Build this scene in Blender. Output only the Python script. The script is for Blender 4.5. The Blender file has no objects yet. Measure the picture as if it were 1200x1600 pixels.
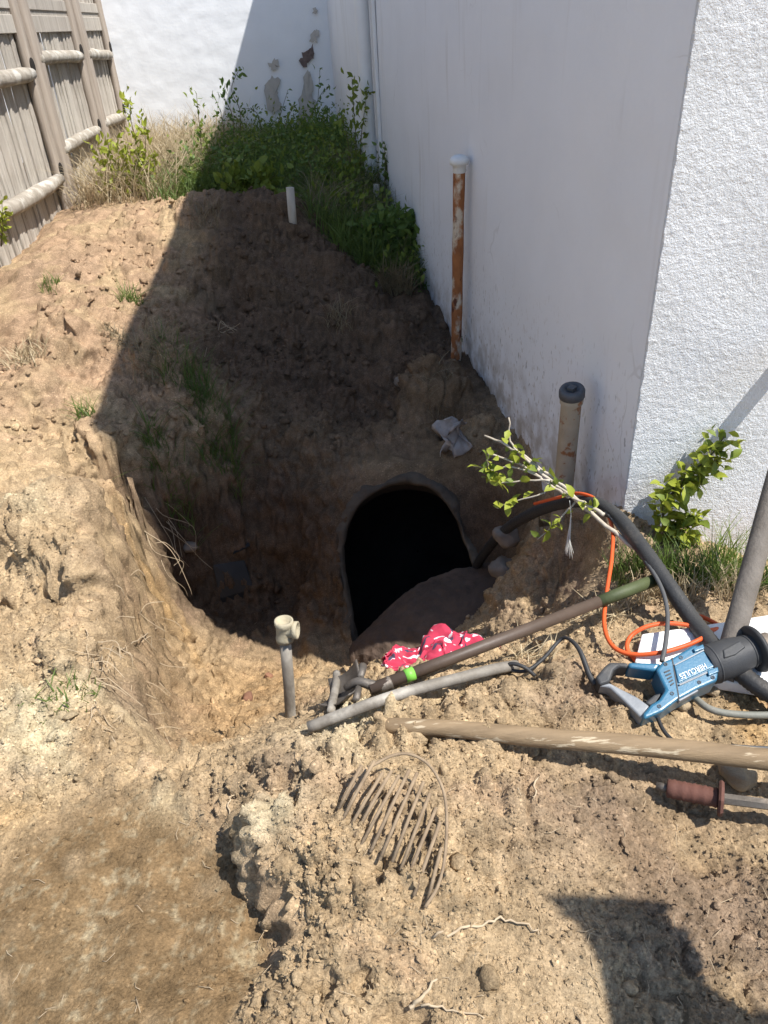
import bpy, bmesh, math, random
import numpy as np
from mathutils import Vector, Matrix

# ------------------------------------------------------------------ camera, sky, sun, exposure
SC = bpy.context.scene
COL = SC.collection
F = 1156.0                       # focal length in photo pixels (1200 x 1600)
PITCH = math.radians(33.6); ROLL = math.atan2(115, 1740); CZ = 1.25
CAM = np.array([0, 0, CZ])
FWD = np.array([0, math.cos(PITCH), -math.sin(PITCH)])
UP0 = np.array([0, math.sin(PITCH), math.cos(PITCH)]); X0 = np.array([1., 0, 0])
RT = math.cos(ROLL)*X0 - math.sin(ROLL)*UP0
UP = math.cos(ROLL)*UP0 + math.sin(ROLL)*X0
cd = bpy.data.cameras.new('camera'); cam = bpy.data.objects.new('camera', cd); COL.objects.link(cam)
cd.sensor_fit = 'VERTICAL'; cd.sensor_height = 36.0; cd.lens = 36.0*F/1600.0
cd.clip_start = 0.02; cd.clip_end = 500
M = Matrix(((RT[0], UP[0], -FWD[0], CAM[0]), (RT[1], UP[1], -FWD[1], CAM[1]), (RT[2], UP[2], -FWD[2], CAM[2]), (0, 0, 0, 1)))
cam.matrix_world = M
SC.camera = cam

EL = math.radians(61.0); AZ = np.array([-.922, .387])          # direction the light travels
LDIR = np.array([AZ[0]*math.cos(EL), AZ[1]*math.cos(EL), -math.sin(EL)])
w = bpy.data.worlds.new("World"); SC.world = w; w.use_nodes = True
nt = w.node_tree; bg = nt.nodes['Background']
sky = nt.nodes.new('ShaderNodeTexSky'); sky.sky_type = 'NISHITA'; sky.sun_disc = False
sky.sun_elevation = EL; sky.sun_rotation = math.atan2(-AZ[0], -AZ[1])
sky.air_density = 1.0; sky.dust_density = 0.3; sky.ozone_density = 1.0
nt.links.new(sky.outputs[0], bg.inputs[0]); bg.inputs[1].default_value = 0.125
sl = bpy.data.lights.new('sun', 'SUN'); sl.energy = 4.6; sl.angle = math.radians(0.53); sl.color = (1.0, .965, .91)
so = bpy.data.objects.new('sun', sl); COL.objects.link(so)
so.rotation_euler = Vector(LDIR).to_track_quat('-Z', 'Y').to_euler(); so.location = (3, -1, 6)
SC.view_settings.view_transform = 'Standard'; SC.view_settings.look = 'None'
SC.view_settings.exposure = 0.9; SC.view_settings.gamma = 1.0
SC.cycles.max_bounces = 6; SC.cycles.diffuse_bounces = 3

# ------------------------------------------------------------------ layout helpers
def ray(px, py): return F*FWD + (px-600)*RT + (800-py)*UP
def wz(px, py, z): d = ray(px, py); return CAM + d*((z-CZ)/d[2])
def wy(px, py, y): d = ray(px, py); return CAM + d*(y/d[1])
def wpl(px, py, p, n): d = ray(px, py); return CAM + d*((n @ (p-CAM))/(n @ d))
def vplane(px, py, a, d2):
    n = np.array([-d2[1], d2[0], 0.]); return wpl(px, py, np.array([a[0], a[1], 0.]), n)
def proj(p):
    v = np.asarray(p)-CAM; return 600+F*(v@RT)/(v@FWD), 800-F*(v@UP)/(v@FWD)
def zcol(x, y, py):                                        # height on the vertical through (x, y) seen at row py
    lo, hi = -1.5, 4.0
    for _ in range(40):
        m = (lo+hi)/2
        if proj((x, y, m))[1] > py: lo = m
        else: hi = m
    return (lo+hi)/2
C = wz(972, 790, -.02)                                    # foot of the house corner
_ys = np.linspace(-200, 300, 5001); _zz = np.array([ray(350, y)[2] for y in _ys])
D = ray(350, _ys[np.argmin(abs(_zz))])[:2]; D = D/np.linalg.norm(D)   # along the shaded wall
FR = np.array([D[1], -D[0]])                              # along the sunlit front wall
OUT = -FR                                                 # out of the shaded wall
FOUT = -D                                                 # out of the front wall
_ra = math.radians(-8.0); FR2 = np.array([FR[0]*math.cos(_ra)-FR[1]*math.sin(_ra), FR[0]*math.sin(_ra)+FR[1]*math.cos(_ra)]); FOUT2 = np.array([FR2[1], -FR2[0]])   # the sunlit front wall
def ww(px, py): return vplane(px, py, C, D)
def wf(px, py): return vplane(px, py, C, FR2)
def ws(px, py): return vplane(px, py, C, AZ)
R = random.Random(7); NR = np.random.RandomState(7)

# ------------------------------------------------------------------ noise
_perm = np.random.RandomState(3).permutation(256); _perm = np.concatenate([_perm, _perm, _perm])
_g3 = np.random.RandomState(5).normal(size=(256, 3)); _g3 /= np.linalg.norm(_g3, axis=1)[:, None]; _g3 = _g3.astype(np.float32); _perm = _perm.astype(np.int32)
def perlin(p, s, off=0.0):
    q = p*s + off; i = np.floor(q).astype(np.int32); f = (q-i).astype(np.float32); i &= 255
    u = f*f*f*(f*(f*6-15)+10)
    out = 0
    for dx in (0, 1):
        for dy in (0, 1):
            for dz in (0, 1):
                h = _perm[_perm[_perm[i[:, 0]+dx]+i[:, 1]+dy]+i[:, 2]+dz]
                g = _g3[h]
                dot = g[:, 0]*(f[:, 0]-dx)+g[:, 1]*(f[:, 1]-dy)+g[:, 2]*(f[:, 2]-dz)
                wx = u[:, 0] if dx else 1-u[:, 0]; wy_ = u[:, 1] if dy else 1-u[:, 1]; wz_ = u[:, 2] if dz else 1-u[:, 2]
                out = out + dot*wx*wy_*wz_
    return out*1.6
def sstep(a, b, x): t = np.clip((x-a)/(b-a), 0, 1); return t*t*(3-2*t)

# ------------------------------------------------------------------ mesh helpers
def link(name, me, m=None, parent=None):
    o = bpy.data.objects.new(name, me); COL.objects.link(o)
    if m is not None and me is not None: me.materials.append(m)
    if parent is not None: o.parent = parent
    return o
def npmesh(name, v, f, smooth=True):
    """v (n,3), f (m,3) or (m,4) or a list of such arrays"""
    fs = f if isinstance(f, list) else [f]
    fs = [np.asarray(a, dtype=np.int32) for a in fs if len(a)]
    me = bpy.data.meshes.new(name)
    v = np.asarray(v, dtype=np.float32)
    me.vertices.add(len(v)); me.vertices.foreach_set('co', v.ravel())
    nl = sum(a.size for a in fs); nf = sum(len(a) for a in fs)
    me.loops.add(nl); me.loops.foreach_set('vertex_index', np.concatenate([a.ravel() for a in fs]))
    me.polygons.add(nf)
    st, k = [], 0
    for a in fs:
        st.append(k+np.arange(len(a))*a.shape[1]); k += a.size
    me.polygons.foreach_set('loop_start', np.concatenate(st).astype(np.int32))
    me.polygons.foreach_set('use_smooth', np.full(nf, smooth))
    me.update(calc_edges=True); me.validate()
    return me
class MB:
    def __init__(s): s.v = []; s.q = []; s.t = []; s.n = 0
    def add(s, v, q=None, t=None):
        v = np.asarray(v, float).reshape(-1, 3)
        if q is not None and len(q): s.q.append(np.asarray(q)+s.n)
        if t is not None and len(t): s.t.append(np.asarray(t)+s.n)
        s.v.append(v); s.n += len(v); return s
    def mesh(s, name, smooth=True):
        fs = []
        if s.q: fs.append(np.concatenate(s.q))
        if s.t: fs.append(np.concatenate(s.t))
        return npmesh(name, np.concatenate(s.v), fs, smooth)
    def build(s, name, m, parent=None, smooth=True): return link(name, s.mesh(name, smooth), m, parent)
    def box(s, c, ax, ay, az):
        c, ax, ay, az = [np.asarray(k, float) for k in (c, ax, ay, az)]
        v = [c+i*ax+j*ay+k*az for k in (-1, 1) for j in (-1, 1) for i in (-1, 1)]
        return s.add(v, [(0, 2, 3, 1), (4, 5, 7, 6), (0, 1, 5, 4), (2, 6, 7, 3), (0, 4, 6, 2), (1, 3, 7, 5)])
    def tube(s, pts, r, n=10, cap=True, jit=0):
        pts = np.asarray(pts, float); m = len(pts); r = np.broadcast_to(np.asarray(r, float), (m,))
        tg = np.gradient(pts, axis=0); tg /= np.linalg.norm(tg, axis=1)[:, None]+1e-9
        a = np.array([0, 0, 1.]) if abs(tg[0][2]) < .9 else np.array([1., 0, 0])
        b = np.cross(tg[0], a); b /= np.linalg.norm(b); V = []
        for i in range(m):
            b = b-tg[i]*(b@tg[i]); b /= np.linalg.norm(b); c2 = np.cross(tg[i], b)
            an = np.arange(n)*2*math.pi/n
            rr = r[i]*(1+jit*NR.uniform(-1, 1, n)) if jit else r[i]
            V.append(pts[i]+(np.cos(an)*rr)[:, None]*b+(np.sin(an)*rr)[:, None]*c2)
        V = np.concatenate(V); q = []; k = np.arange(n); k2 = (k+1) % n
        for i in range(m-1): q.append(np.stack([i*n+k, i*n+k2, (i+1)*n+k2, (i+1)*n+k], 1))
        q = np.concatenate(q); t = []
        if cap:
            V = np.concatenate([V, pts[:1], pts[-1:]]); e = m*n
            t = np.concatenate([np.stack([np.full(n, e), k2, k], 1), np.stack([np.full(n, e+1), (m-1)*n+k, (m-1)*n+k2], 1)])
        return s.add(V, q, t)
    def lathe(s, base, axis, prof, n=20):                   # prof: (radius, distance along axis)
        base = np.asarray(base, float); axis = np.asarray(axis, float)/np.linalg.norm(axis)
        a = np.array([0, 0, 1.]) if abs(axis[2]) < .9 else np.array([1., 0, 0])
        b = np.cross(axis, a); b /= np.linalg.norm(b); c2 = np.cross(axis, b)
        an = np.arange(n)*2*math.pi/n; V = []; q = []
        for rr, h in prof: V.append(base+axis*h+rr*(np.cos(an)[:, None]*b+np.sin(an)[:, None]*c2))
        k = np.arange(n); k2 = (k+1) % n
        for i in range(len(prof)-1): q.append(np.stack([i*n+k, i*n+k2, (i+1)*n+k2, (i+1)*n+k], 1))
        return s.add(np.concatenate(V), np.concatenate(q))
def spline(pts, n=8):
    p = np.asarray(pts, float); p = np.concatenate([[2*p[0]-p[1]], p, [2*p[-1]-p[-2]]]); out = []
    for i in range(1, len(p)-2):
        for t in np.arange(n)/n:
            a, b, c, d = p[i-1], p[i], p[i+1], p[i+2]
            out.append(.5*((2*b)+(c-a)*t+(2*a-5*b+4*c-d)*t*t+(-a+3*b-3*c+d)*t**3))
    out.append(p[-2]); return np.array(out)
def empty(name, loc): o = bpy.data.objects.new(name, None); COL.objects.link(o); o.location = Vector(loc); o.empty_display_size = .05; return o
def tag(o, label, cat, group=None):
    o['label'] = label; o['category'] = cat
    if group: o['group'] = group
    return o
def thing(name, label, cat, loc=(0, 0, 0), group=None): return tag(empty(name, loc), label, cat, group)
def put(o, t):                                             # parent, keeping world coordinates
    o.parent = t; o.matrix_parent_inverse = Matrix.Translation(-t.location); return o
def sub(o, part): o.parent = part; o.matrix_parent_inverse = Matrix.Identity(4); return o      # a piece of a part (parts keep world coordinates)
def bev(o, wd, seg=2):
    m = o.modifiers.new('bevel', 'BEVEL'); m.width = wd; m.segments = seg; m.limit_method = 'ANGLE'; m.angle_limit = math.radians(35); return o
def kind(o, k): o['kind'] = k; return o

# ------------------------------------------------------------------ materials
def mat(name, col, rough=.8, col2=None, nscale=8., spots=None, bump=0., bscale=60., metal=0., spec=.3, stretch=None, trans=0., coords='Object', detail=6, n2=None):
    """two-tone noise colour, optional spots=(colour, scale, threshold), optional second coarser tone n2=(colour, scale, lo, hi), bump"""
    m = bpy.data.materials.new(name); m.use_nodes = True; t = m.node_tree; N = t.nodes; Lk = t.links
    b = N['Principled BSDF']; b.inputs['Roughness'].default_value = rough; b.inputs['Metallic'].default_value = metal
    b.inputs['Specular IOR Level'].default_value = spec
    tc = N.new('ShaderNodeTexCoord'); co = tc.outputs[coords]
    if stretch:
        mp = N.new('ShaderNodeMapping'); mp.inputs['Scale'].default_value = stretch; Lk.new(co, mp.inputs[0]); co = mp.outputs[0]
    def noise(s, d=detail, r=.6):
        n = N.new('ShaderNodeTexNoise'); n.inputs['Scale'].default_value = s; n.inputs['Detail'].default_value = d; n.inputs['Roughness'].default_value = r
        Lk.new(co, n.inputs['Vector']); return n.outputs['Fac']
    def ramp(f, lo, hi):
        r = N.new('ShaderNodeMapRange'); r.inputs[1].default_value = lo; r.inputs[2].default_value = hi; r.clamp = True; Lk.new(f, r.inputs[0]); return r.outputs[0]
    def mix(f, a, c):
        x = N.new('ShaderNodeMix'); x.data_type = 'RGBA'
        if isinstance(f, float): x.inputs[0].default_value = f
        else: Lk.new(f, x.inputs[0])
        for i, k in ((6, a), (7, c)):
            if isinstance(k, tuple): x.inputs[i].default_value = (*k[:3], 1)
            else: Lk.new(k, x.inputs[i])
        return x.outputs[2]
    cur = tuple(col)
    if col2: cur = mix(ramp(noise(nscale), .3, .7), tuple(col), tuple(col2))
    if n2: cur = mix(ramp(noise(n2[1]), n2[2], n2[3]), cur, tuple(n2[0]))
    if spots: cur = mix(ramp(noise(spots[1]), spots[2], spots[2]+.06), cur, tuple(spots[0]))
    if isinstance(cur, tuple): b.inputs['Base Color'].default_value = (*cur, 1)
    else: Lk.new(cur, b.inputs['Base Color'])
    if bump:
        bp = N.new('ShaderNodeBump'); bp.inputs['Strength'].default_value = min(1, bump); bp.inputs['Distance'].default_value = .01
        Lk.new(noise(bscale, 8, .65), bp.inputs['Height']); Lk.new(bp.outputs[0], b.inputs['Normal'])
    if trans:
        tr = N.new('ShaderNodeBsdfTranslucent'); ms = N.new('ShaderNodeMixShader'); ms.inputs[0].default_value = trans
        if isinstance(cur, tuple): tr.inputs[0].default_value = (*cur, 1)
        else: Lk.new(cur, tr.inputs[0])
        Lk.new(b.outputs[0], ms.inputs[1]); Lk.new(tr.outputs[0], ms.inputs[2])
        Lk.new(ms.outputs[0], N['Material Output'].inputs[0])
    return m
# ------------------------------------------------------------------ the ground: a surface through surveyed points
# opening of the buried tank: an inclined face at the back of the pit
OP_T = wy(640, 755, 2.75); OP_B = wz(557, 1000, -1.0)
OP_N = np.array([-.06, -(OP_T[2]-OP_B[2]), OP_T[1]-OP_B[1]]); OP_N /= np.linalg.norm(OP_N)
OP_H = np.cross(np.array([0, 0, 1.]), OP_N); OP_H /= np.linalg.norm(OP_H); OP_H = -OP_H if OP_H[0] < 0 else OP_H
OP_V = np.cross(OP_N, OP_H); OP_V = -OP_V if OP_V[2] < 0 else OP_V
def opn(px, py): return wpl(px, py, OP_T, OP_N)
OPEN_PX = [(557, 1000), (547, 950), (538, 900), (535, 855), (545, 815), (565, 785), (595, 763), (630, 755), (665, 760), (690, 778), (710, 805), (724, 840), (738, 880), (745, 915), (720, 955), (650, 985)]
OPEN = np.array([opn(*q) for q in OPEN_PX])
OPEN2 = np.stack([(OPEN-OP_T)@OP_H, (OPEN-OP_T)@OP_V], 1); OPC = OPEN2.mean(0)
def op3(uv): uv = np.atleast_2d(uv); return OP_T+uv[:, :1]*OP_H+uv[:, 1:]*OP_V

PTS = []
def cz(*rows):
    for px, py, z in rows: PTS.append(wz(px, py, z))
def cy(*rows):
    for px, py, y in rows: PTS.append(wy(px, py, y))
def cw(*rows):
    for x, y, z in rows: PTS.append(np.array([x, y, z], float))
# profile under the corner's shadow
for q in [(100, 690), (140, 680), (180, 697), (196, 706), (238, 880), (258, 925), (290, 962), (340, 985), (400, 1005), (470, 1030), (540, 1040), (590, 1026), (640, 1012), (880, 930)]: PTS.append(ws(*q))
PTS.append(ws(190, 703)+np.array([-.05, .03, .02]))
def line(rows, n=14):                          # a break line: (px, py, z) rows sampled densely
    p = np.array([wz(*r) for r in rows]); t = np.r_[0, np.cumsum(np.linalg.norm(np.diff(p, axis=0), axis=1))]; q = np.linspace(0, t[-1], n)
    for k in q: PTS.append(np.array([np.interp(k, t, p[:, j]) for j in range(3)]))
line([(196, 728, -.12), (197, 785, -.14), (197, 850, -.14), (197, 940, -.13), (187, 1040, -.11), (196, 1140, -.09), (225, 1188, -.08)], 22)
line([(240, 900, -.68), (256, 955, -.80), (262, 1000, -.80), (260, 1030, -.72), (256, 1080, -.57), (250, 1150, -.38), (262, 1200, -.2)], 18)
line([(388, 1222, .05), (400, 1290, .07), (404, 1330, .065), (434, 1385, .07), (452, 1440, .06), (450, 1490, .055), (430, 1545, .05), (384, 1600, .045)], 18)
line([(362, 1235, .0), (370, 1305, -.01), (372, 1360, -.02), (404, 1412, -.02), (424, 1455, -.02), (424, 1500, -.02), (400, 1545, -.01), (350, 1600, 0)], 18)
# along the shaded wall
for q in [(870, 735), (830, 700), (780, 642), (740, 575), (700, 512), (675, 465), (655, 435)]: PTS.append(ww(*q)); PTS.append(ww(*q)+np.array([.4, 0, .05]))
cw((.22, 5.3, .06), (.12, 6.0, .2), (0, 7, .26), (-.2, 8.3, .3), (.6, 5.3, .1), (.5, 8.3, .3))
cz((972, 790, -.02), (1000, 930, -.03), (940, 905, -.12), (1060, 962, 0), (1130, 955, 0), (1200, 950, 0))
for q in [(1010, 815), (1050, 832), (1100, 848), (1150, 858), (1200, 868), (1260, 878)]: PTS.append(wf(*q)); PTS.append(wf(*q)+np.array([.03, .35, 0]))
# left bank and heap against the fence
cw((-2.1, 4.4, .12), (-2.12, 5.2, .2), (-2.2, 6.2, .28), (-2.25, 7.2, .28), (-2.3, 8.2, .3), (-2.0, 3.4, .05), (-1.9, 2.4, .0), (-2.6, 5, .15), (-2.6, 8, .3), (-2.4, 2, 0))
cw((-1.2, 5.6, .27), (-1.6, 6.5, .28), (-.8, 6.4, .28), (-1, 7.6, .3), (-.4, 5.6, .22), (-.3, 6.6, .25))
cy((150, 330, 5.0), (60, 430, 4.0), (230, 360, 4.6), (130, 480, 3.6), (200, 470, 3.6), (60, 560, 3.0), (180, 570, 3.05))
cz((60, 700, .02), (0, 800, .03), (100, 800, -.03), (0, 950, .0), (100, 950, -.03), (170, 780, -.08), (60, 1080, 0), (120, 1150, -.02), (0, 1250, 0))
# sunlit floor and ramp
cz((300, 1010, -.83), (350, 1040, -.83), (450, 1062, -.84), (500, 1075, -.8), (330, 1090, -.62), (400, 1100, -.68), (320, 1145, -.42), (380, 1140, -.5), (300, 1185, -.22), (345, 1172, -.28), (440, 1110, -.62))
# near rim of the pit
cz((270, 1208, -.03), (330, 1200, -.01), (385, 1185, .03), (430, 1150, .05), (480, 1132, .05), (540, 1115, .05), (600, 1096, .04), (670, 1078, .03), (740, 1064, .02), (800, 1052, .01), (860, 1022, -.03))
cz((400, 1158, -.2), (450, 1128, -.3), (520, 1095, -.32), (600, 1066, -.30), (690, 1045, -.3), (780, 1022, -.28), (840, 990, -.28), (640, 1040, -.55), (720, 1022, -.5), (790, 1000, -.44))
# right bank under the corner
cz((885, 785, -.12), (940, 800, -.05), (845, 790, -.25), (850, 850, -.42), (800, 900, -.62), (780, 835, -.6), (905, 955, -.12), (835, 965, -.42), (930, 985, -.02), (925, 900, -.14))
# back of the pit
cz((450, 960, -.97), (350, 935, -.93), (540, 1005, -1.0), (480, 1000, -.95), (430, 915, -.95), (470, 930, -.98))
cy((500, 850, 2.66), (480, 750, 2.9), (450, 650, 3.2), (600, 650, 3.2), (520, 560, 3.6), (600, 560, 3.6), (420, 500, 3.9), (330, 520, 3.75), (400, 400, 4.45), (330, 330, 4.9), (400, 312, 5.0), (470, 345, 4.8), (550, 430, 4.3), (600, 490, 4.05), (300, 440, 4.15), (310, 505, 3.9),
   (250, 560, 3.2), (300, 620, 3.05), (340, 690, 2.98), (345, 745, 2.86), (290, 690, 2.88), (260, 740, 2.74), (285, 790, 2.74), (400, 760, 2.95), (700, 690, 2.95), (680, 620, 3.2), (740, 700, 2.85), (650, 560, 3.5), (390, 620, 3.2), (640, 720, 2.9), (560, 720, 2.9))
# near mound, flat trodden patch, right side
cz((620, 1190, .10), (450, 1210, .07), (400, 1215, .05), (440, 1290, .11), (560, 1350, .12), (470, 1400, .09), (460, 1480, .07), (500, 1560, .06), (700, 1350, .10), (800, 1500, .06), (600, 1600, .06), (700, 1200, .08), (800, 1200, .06), (860, 1130, .04))
cz((340, 1585, 0), (100, 1300, 0), (300, 1300, -.02), (200, 1500, 0), (350, 1450, -.02), (0, 1600, 0), (250, 1600, .0), (200, 1230, -.01))
cz((1060, 1040, 0), (1200, 1000, 0), (900, 1050, .03), (870, 1080, .05), (960, 1130, .03), (1200, 1130, 0), (1200, 1210, -.02), (1080, 1240, -.02), (1180, 1260, -.02), (1200, 1400, -.01), (1000, 1400, .02), (900, 1300, .05), (1050, 1320, 0), (1200, 1600, 0), (950, 1200, .04))
cw((-.9, .3, 0), (0, .2, .03), (.9, .2, 0), (-2, .5, 0), (2, .5, 0), (2, 1.6, 0), (3, 0, 0), (-3, 0, 0), (0, -2, 0), (-6, 4, .1), (6, 3, .1), (-6, 9, .3), (0, 12, .3), (6, 9, .3), (-20, 10, .2), (20, 10, .2), (0, 30, .3), (0, -20, 0), (25, -10, 0), (-25, -10, 0))
# the soil meets the tank face
for q, s in [(k, sc) for k in range(len(OPEN_PX)) for sc in (1.06, 1.3)]:
    if (OPEN_PX[q][1] > 900 and OPEN_PX[q][0] > 600) or (s > 1.2 and OPEN_PX[q][0] > 725) or OPEN_PX[q][1] > 990: continue
    PTS.append(op3(OPC+(OPEN2[q]-OPC)*s)[0] + (0 if s < 1.2 else 1)*OP_N*-.01)
cw(tuple(op3(OPC)[0]), tuple(op3(OPC+np.array([0, .15]))[0]), tuple(op3(OPC+np.array([.05, -.15]))[0]))
cy((700, 960, 2.42), (780, 920, 2.45), (620, 1005, 2.25))
PTS = np.array(PTS)

def fit(P, lam=2e-4):
    n = len(P); r = np.linalg.norm(P[:, None, :2]-P[None, :, :2], axis=2)
    A = np.zeros((n+3, n+3)); A[:n, :n] = -r+np.eye(n)*lam; A[:n, n:] = np.c_[np.ones(n), P[:, :2]]; A[n:, :n] = A[:n, n:].T
    return np.linalg.solve(A, np.r_[P[:, 2], 0, 0, 0])
RW = fit(PTS)
def base_h(x, y):
    out = np.empty(len(x))
    for i in range(0, len(x), 40000):
        xs, ys = x[i:i+40000], y[i:i+40000]
        r = np.sqrt((xs[:, None]-PTS[None, :, 0])**2+(ys[:, None]-PTS[None, :, 1])**2)
        out[i:i+40000] = -r@RW[:len(PTS)]+RW[-3]+RW[-2]*xs+RW[-1]*ys
    return out

def axis(lo, hi, step, grow, a, b):
    c = [lo]
    while c[-1] < hi: c.append(c[-1]+step(c[-1]))
    l = [lo]; s = step(lo)
    while l[-1] > a: s *= grow; l.append(l[-1]-s)
    h = [c[-1]]; s = step(c[-1])
    while h[-1] < b: s *= grow; h.append(h[-1]+s)
    return np.array(l[:0:-1]+c+h[1:])
GX = axis(-1.3, 1.1, lambda x: .0040, 1.04, -40, 40)
GY = axis(.42, 8.4, lambda y: max(.0034, (.0029 if 2.2 < y < 3.5 else .0040)*y), 1.06, -40, 60)
nx, ny = len(GX), len(GY)
XX, YY = np.meshgrid(GX, GY); P0 = np.stack([XX.ravel(), YY.ravel(), np.zeros(nx*ny)], 1)
P0[:, 2] = base_h(P0[:, 0], P0[:, 1])
# small pits and bumps
def pit(px, py, r, d):
    c = wz(px, py, float(base_h(*[np.array([k]) for k in wz(px, py, .03)[:2]])[0]))
    P0[:, 2] -= d*np.exp(-(((P0[:, 0]-c[0])**2+(P0[:, 1]-c[1])**2)/(r*r))**1.5)
for a in [(390, 1190, .022, .035), (378, 1325, .02, .03), (290, 1197, .022, .07), (500, 1530, .02, .04), (585, 1350, .02, .03), (640, 1590, .018, .04), (610, 1590, .02, .045), (560, 1520, .015, .03), (670, 1165, .015, .03), (800, 1110, .02, .03), (910, 1075, .025, .02), (860, 1140, .03, .03), (600, 1340, .015, .02), (1090, 1330, .03, .02),
          (430, 1205, .03, -.03), (880, 1060, .05, -.03), (810, 1095, .035, -.02), (640, 1290, .06, .03), (600, 1250, .04, .025), (950, 1230, .04, -.015), (425, 1280, .04, -.02)]: pit(*a)
# lumps, ledges and hollows in the dug slopes
_hb = P0[:, 2].reshape(ny, nx).copy()
def on(px, py):
    dr = ray(px, py); dr = dr/np.linalg.norm(dr); t = np.arange(.4, 14, .01); p = CAM+t[:, None]*dr
    i = np.clip(np.searchsorted(GX, p[:, 0])-1, 0, nx-1); j = np.clip(np.searchsorted(GY, p[:, 1])-1, 0, ny-1)
    g = p[:, 2]-_hb[j, i]; return p[int(np.argmax(g < 0))]
def bump(px, py, r, h, pw=1.4):
    c = on(px, py); P0[:, 2] += h*np.exp(-(((P0[:, 0]-c[0])**2+(P0[:, 1]-c[1])**2)/(r*r))**pw)
for a in [(690, 605, .14, .13), (655, 640, .10, .10), (735, 690, .10, .08), (700, 668, .07, -.10), (610, 520, .16, .08), (545, 500, .14, .09), (430, 335, .22, .10), (330, 330, .22, .09), (370, 400, .18, .05), (335, 470, .14, -.13), (400, 520, .16, -.08), (470, 560, .2, -.06), (260, 590, .15, .07), (310, 640, .12, .05), (360, 680, .10, .06), (300, 720, .08, .05), (265, 735, .08, .06), (480, 690, .12, .05), (560, 640, .12, -.05), (440, 790, .10, .05), (420, 450, .12, .06), (500, 410, .14, .06), (600, 600, .1, .05),
          (60, 420, .25, .06), (120, 520, .16, .05), (60, 640, .14, .045), (150, 560, .12, -.04), (40, 700, .08, -.035), (110, 740, .10, .035), (170, 700, .08, .04), (60, 520, .08, -.035), (90, 880, .1, .03), (150, 900, .07, .03), (110, 1010, .08, .025), (40, 1040, .07, -.02)]: bump(*a)
for i in range(120):
    q = (NR.uniform(230, 720), NR.uniform(320, 740)) if i < 70 else (NR.uniform(0, 300), NR.uniform(350, 1000)); c = on(*q)
    if abs((c-OP_T)@OP_N) < .12 and c[2] < -.3: continue
    r = NR.uniform(.03, .08); P0[:, 2] += NR.uniform(-.5, .8)*r*.7*np.exp(-(((P0[:, 0]-c[0])**2+(P0[:, 1]-c[1])**2)/(r*r))**1.6)
Z = P0[:, 2].reshape(ny, nx)
gy, gx = np.gradient(Z, GY, GX)
Nn = np.stack([-gx.ravel(), -gy.ravel(), np.ones(nx*ny)], 1); Nn /= np.linalg.norm(Nn, axis=1)[:, None]
# roughness of the soil: crumbly heaps, smoother trodden patch and cut walls
def blob(px, py, z, r): c = wz(px, py, z); return np.exp(-((P0[:, 0]-c[0])**2+(P0[:, 1]-c[1])**2)/(r*r))
flat = np.maximum.reduce([blob(150, 1400, 0, .26), blob(330, 1420, 0, .17), blob(60, 1560, 0, .25), blob(250, 1560, 0, .2)])
flat = sstep(.3, .75, flat)*sstep(.6, .9, Nn[:, 2])
smooth = np.maximum(.75*sstep(.35, .7, blob(400, 1075, -.72, .36)), .7*sstep(.4, .8, blob(50, 860, 0, .2)))
rough = (1-.93*flat)*(1-.6*smooth)
near = np.clip(2.6/np.maximum(P0[:, 1], .5), .5, 1.0)
rg = perlin(P0, 2.3, 11.3)                      # some heaps are cloddy, others fine
cl = sstep(-.35, .35, rg)
d = .022*perlin(P0, 3.1)+.016*perlin(P0, 8.3, 4.1)
b1 = np.abs(perlin(P0, 17, 7.7)); b2 = np.abs(perlin(P0, 38, 2.2)); b3 = np.abs(perlin(P0, 80, 9.1)); b4 = np.abs(perlin(P0, 150, 1.9))
fine = .4+.6*sstep(-.25, .4, perlin(P0, 3.3, 50.)); fd = sstep(2.8, 1.5, P0[:, 1]); md = sstep(5., 2.8, P0[:, 1])     # finer relief only where the soil is near enough to carry it
d += rough*((.022*(b1-.3))*(.35+.65*cl)+(.013*(b2-.3))*(.4+.6*cl)*md+fine*fd*(.008*(b3-.3)+.0045*(b4-.3)))
dug = sstep(2.5, 2.9, P0[:, 1])*sstep(5.6, 5.0, P0[:, 1])
d += dug*(.05*(np.abs(perlin(P0, 4.2, 21.))-.25)+.035*(np.abs(perlin(P0, 9.5, 23.))-.25)+.014*(np.abs(perlin(P0, 22., 25.))-.25))
bankl = sstep(-.6, -.85, P0[:, 0])*sstep(.9, 1.3, P0[:, 1])*sstep(5.2, 4.5, P0[:, 1])
d += bankl*(.026*(np.abs(perlin(P0, 6.5, 27.))-.25)+.018*(np.abs(perlin(P0, 15., 29.))-.25))
crev = sstep(.88, .98, 1-np.abs(perlin(P0, 13, 33.)))*sstep(-.05, .35, perlin(P0, 5., 35.))
d -= (.013*crev+.007*sstep(.88, .97, 1-np.abs(perlin(P0, 31, 37.)))*sstep(0, .4, perlin(P0, 9., 39.)))*(1-flat)
d *= np.where(P0[:, 1] > 10, .3, 1)
tk = np.exp(-(((P0-OP_T)@OP_N)/.2)**2)*sstep(-.2, -.4, P0[:, 2])*sstep(2.2, 2.4, P0[:, 1])*np.exp(-((P0[:, 0]-.1)/.38)**4)
d *= 1-.8*tk
d -= flat*.6*(.022*perlin(P0, 3.1))
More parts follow.
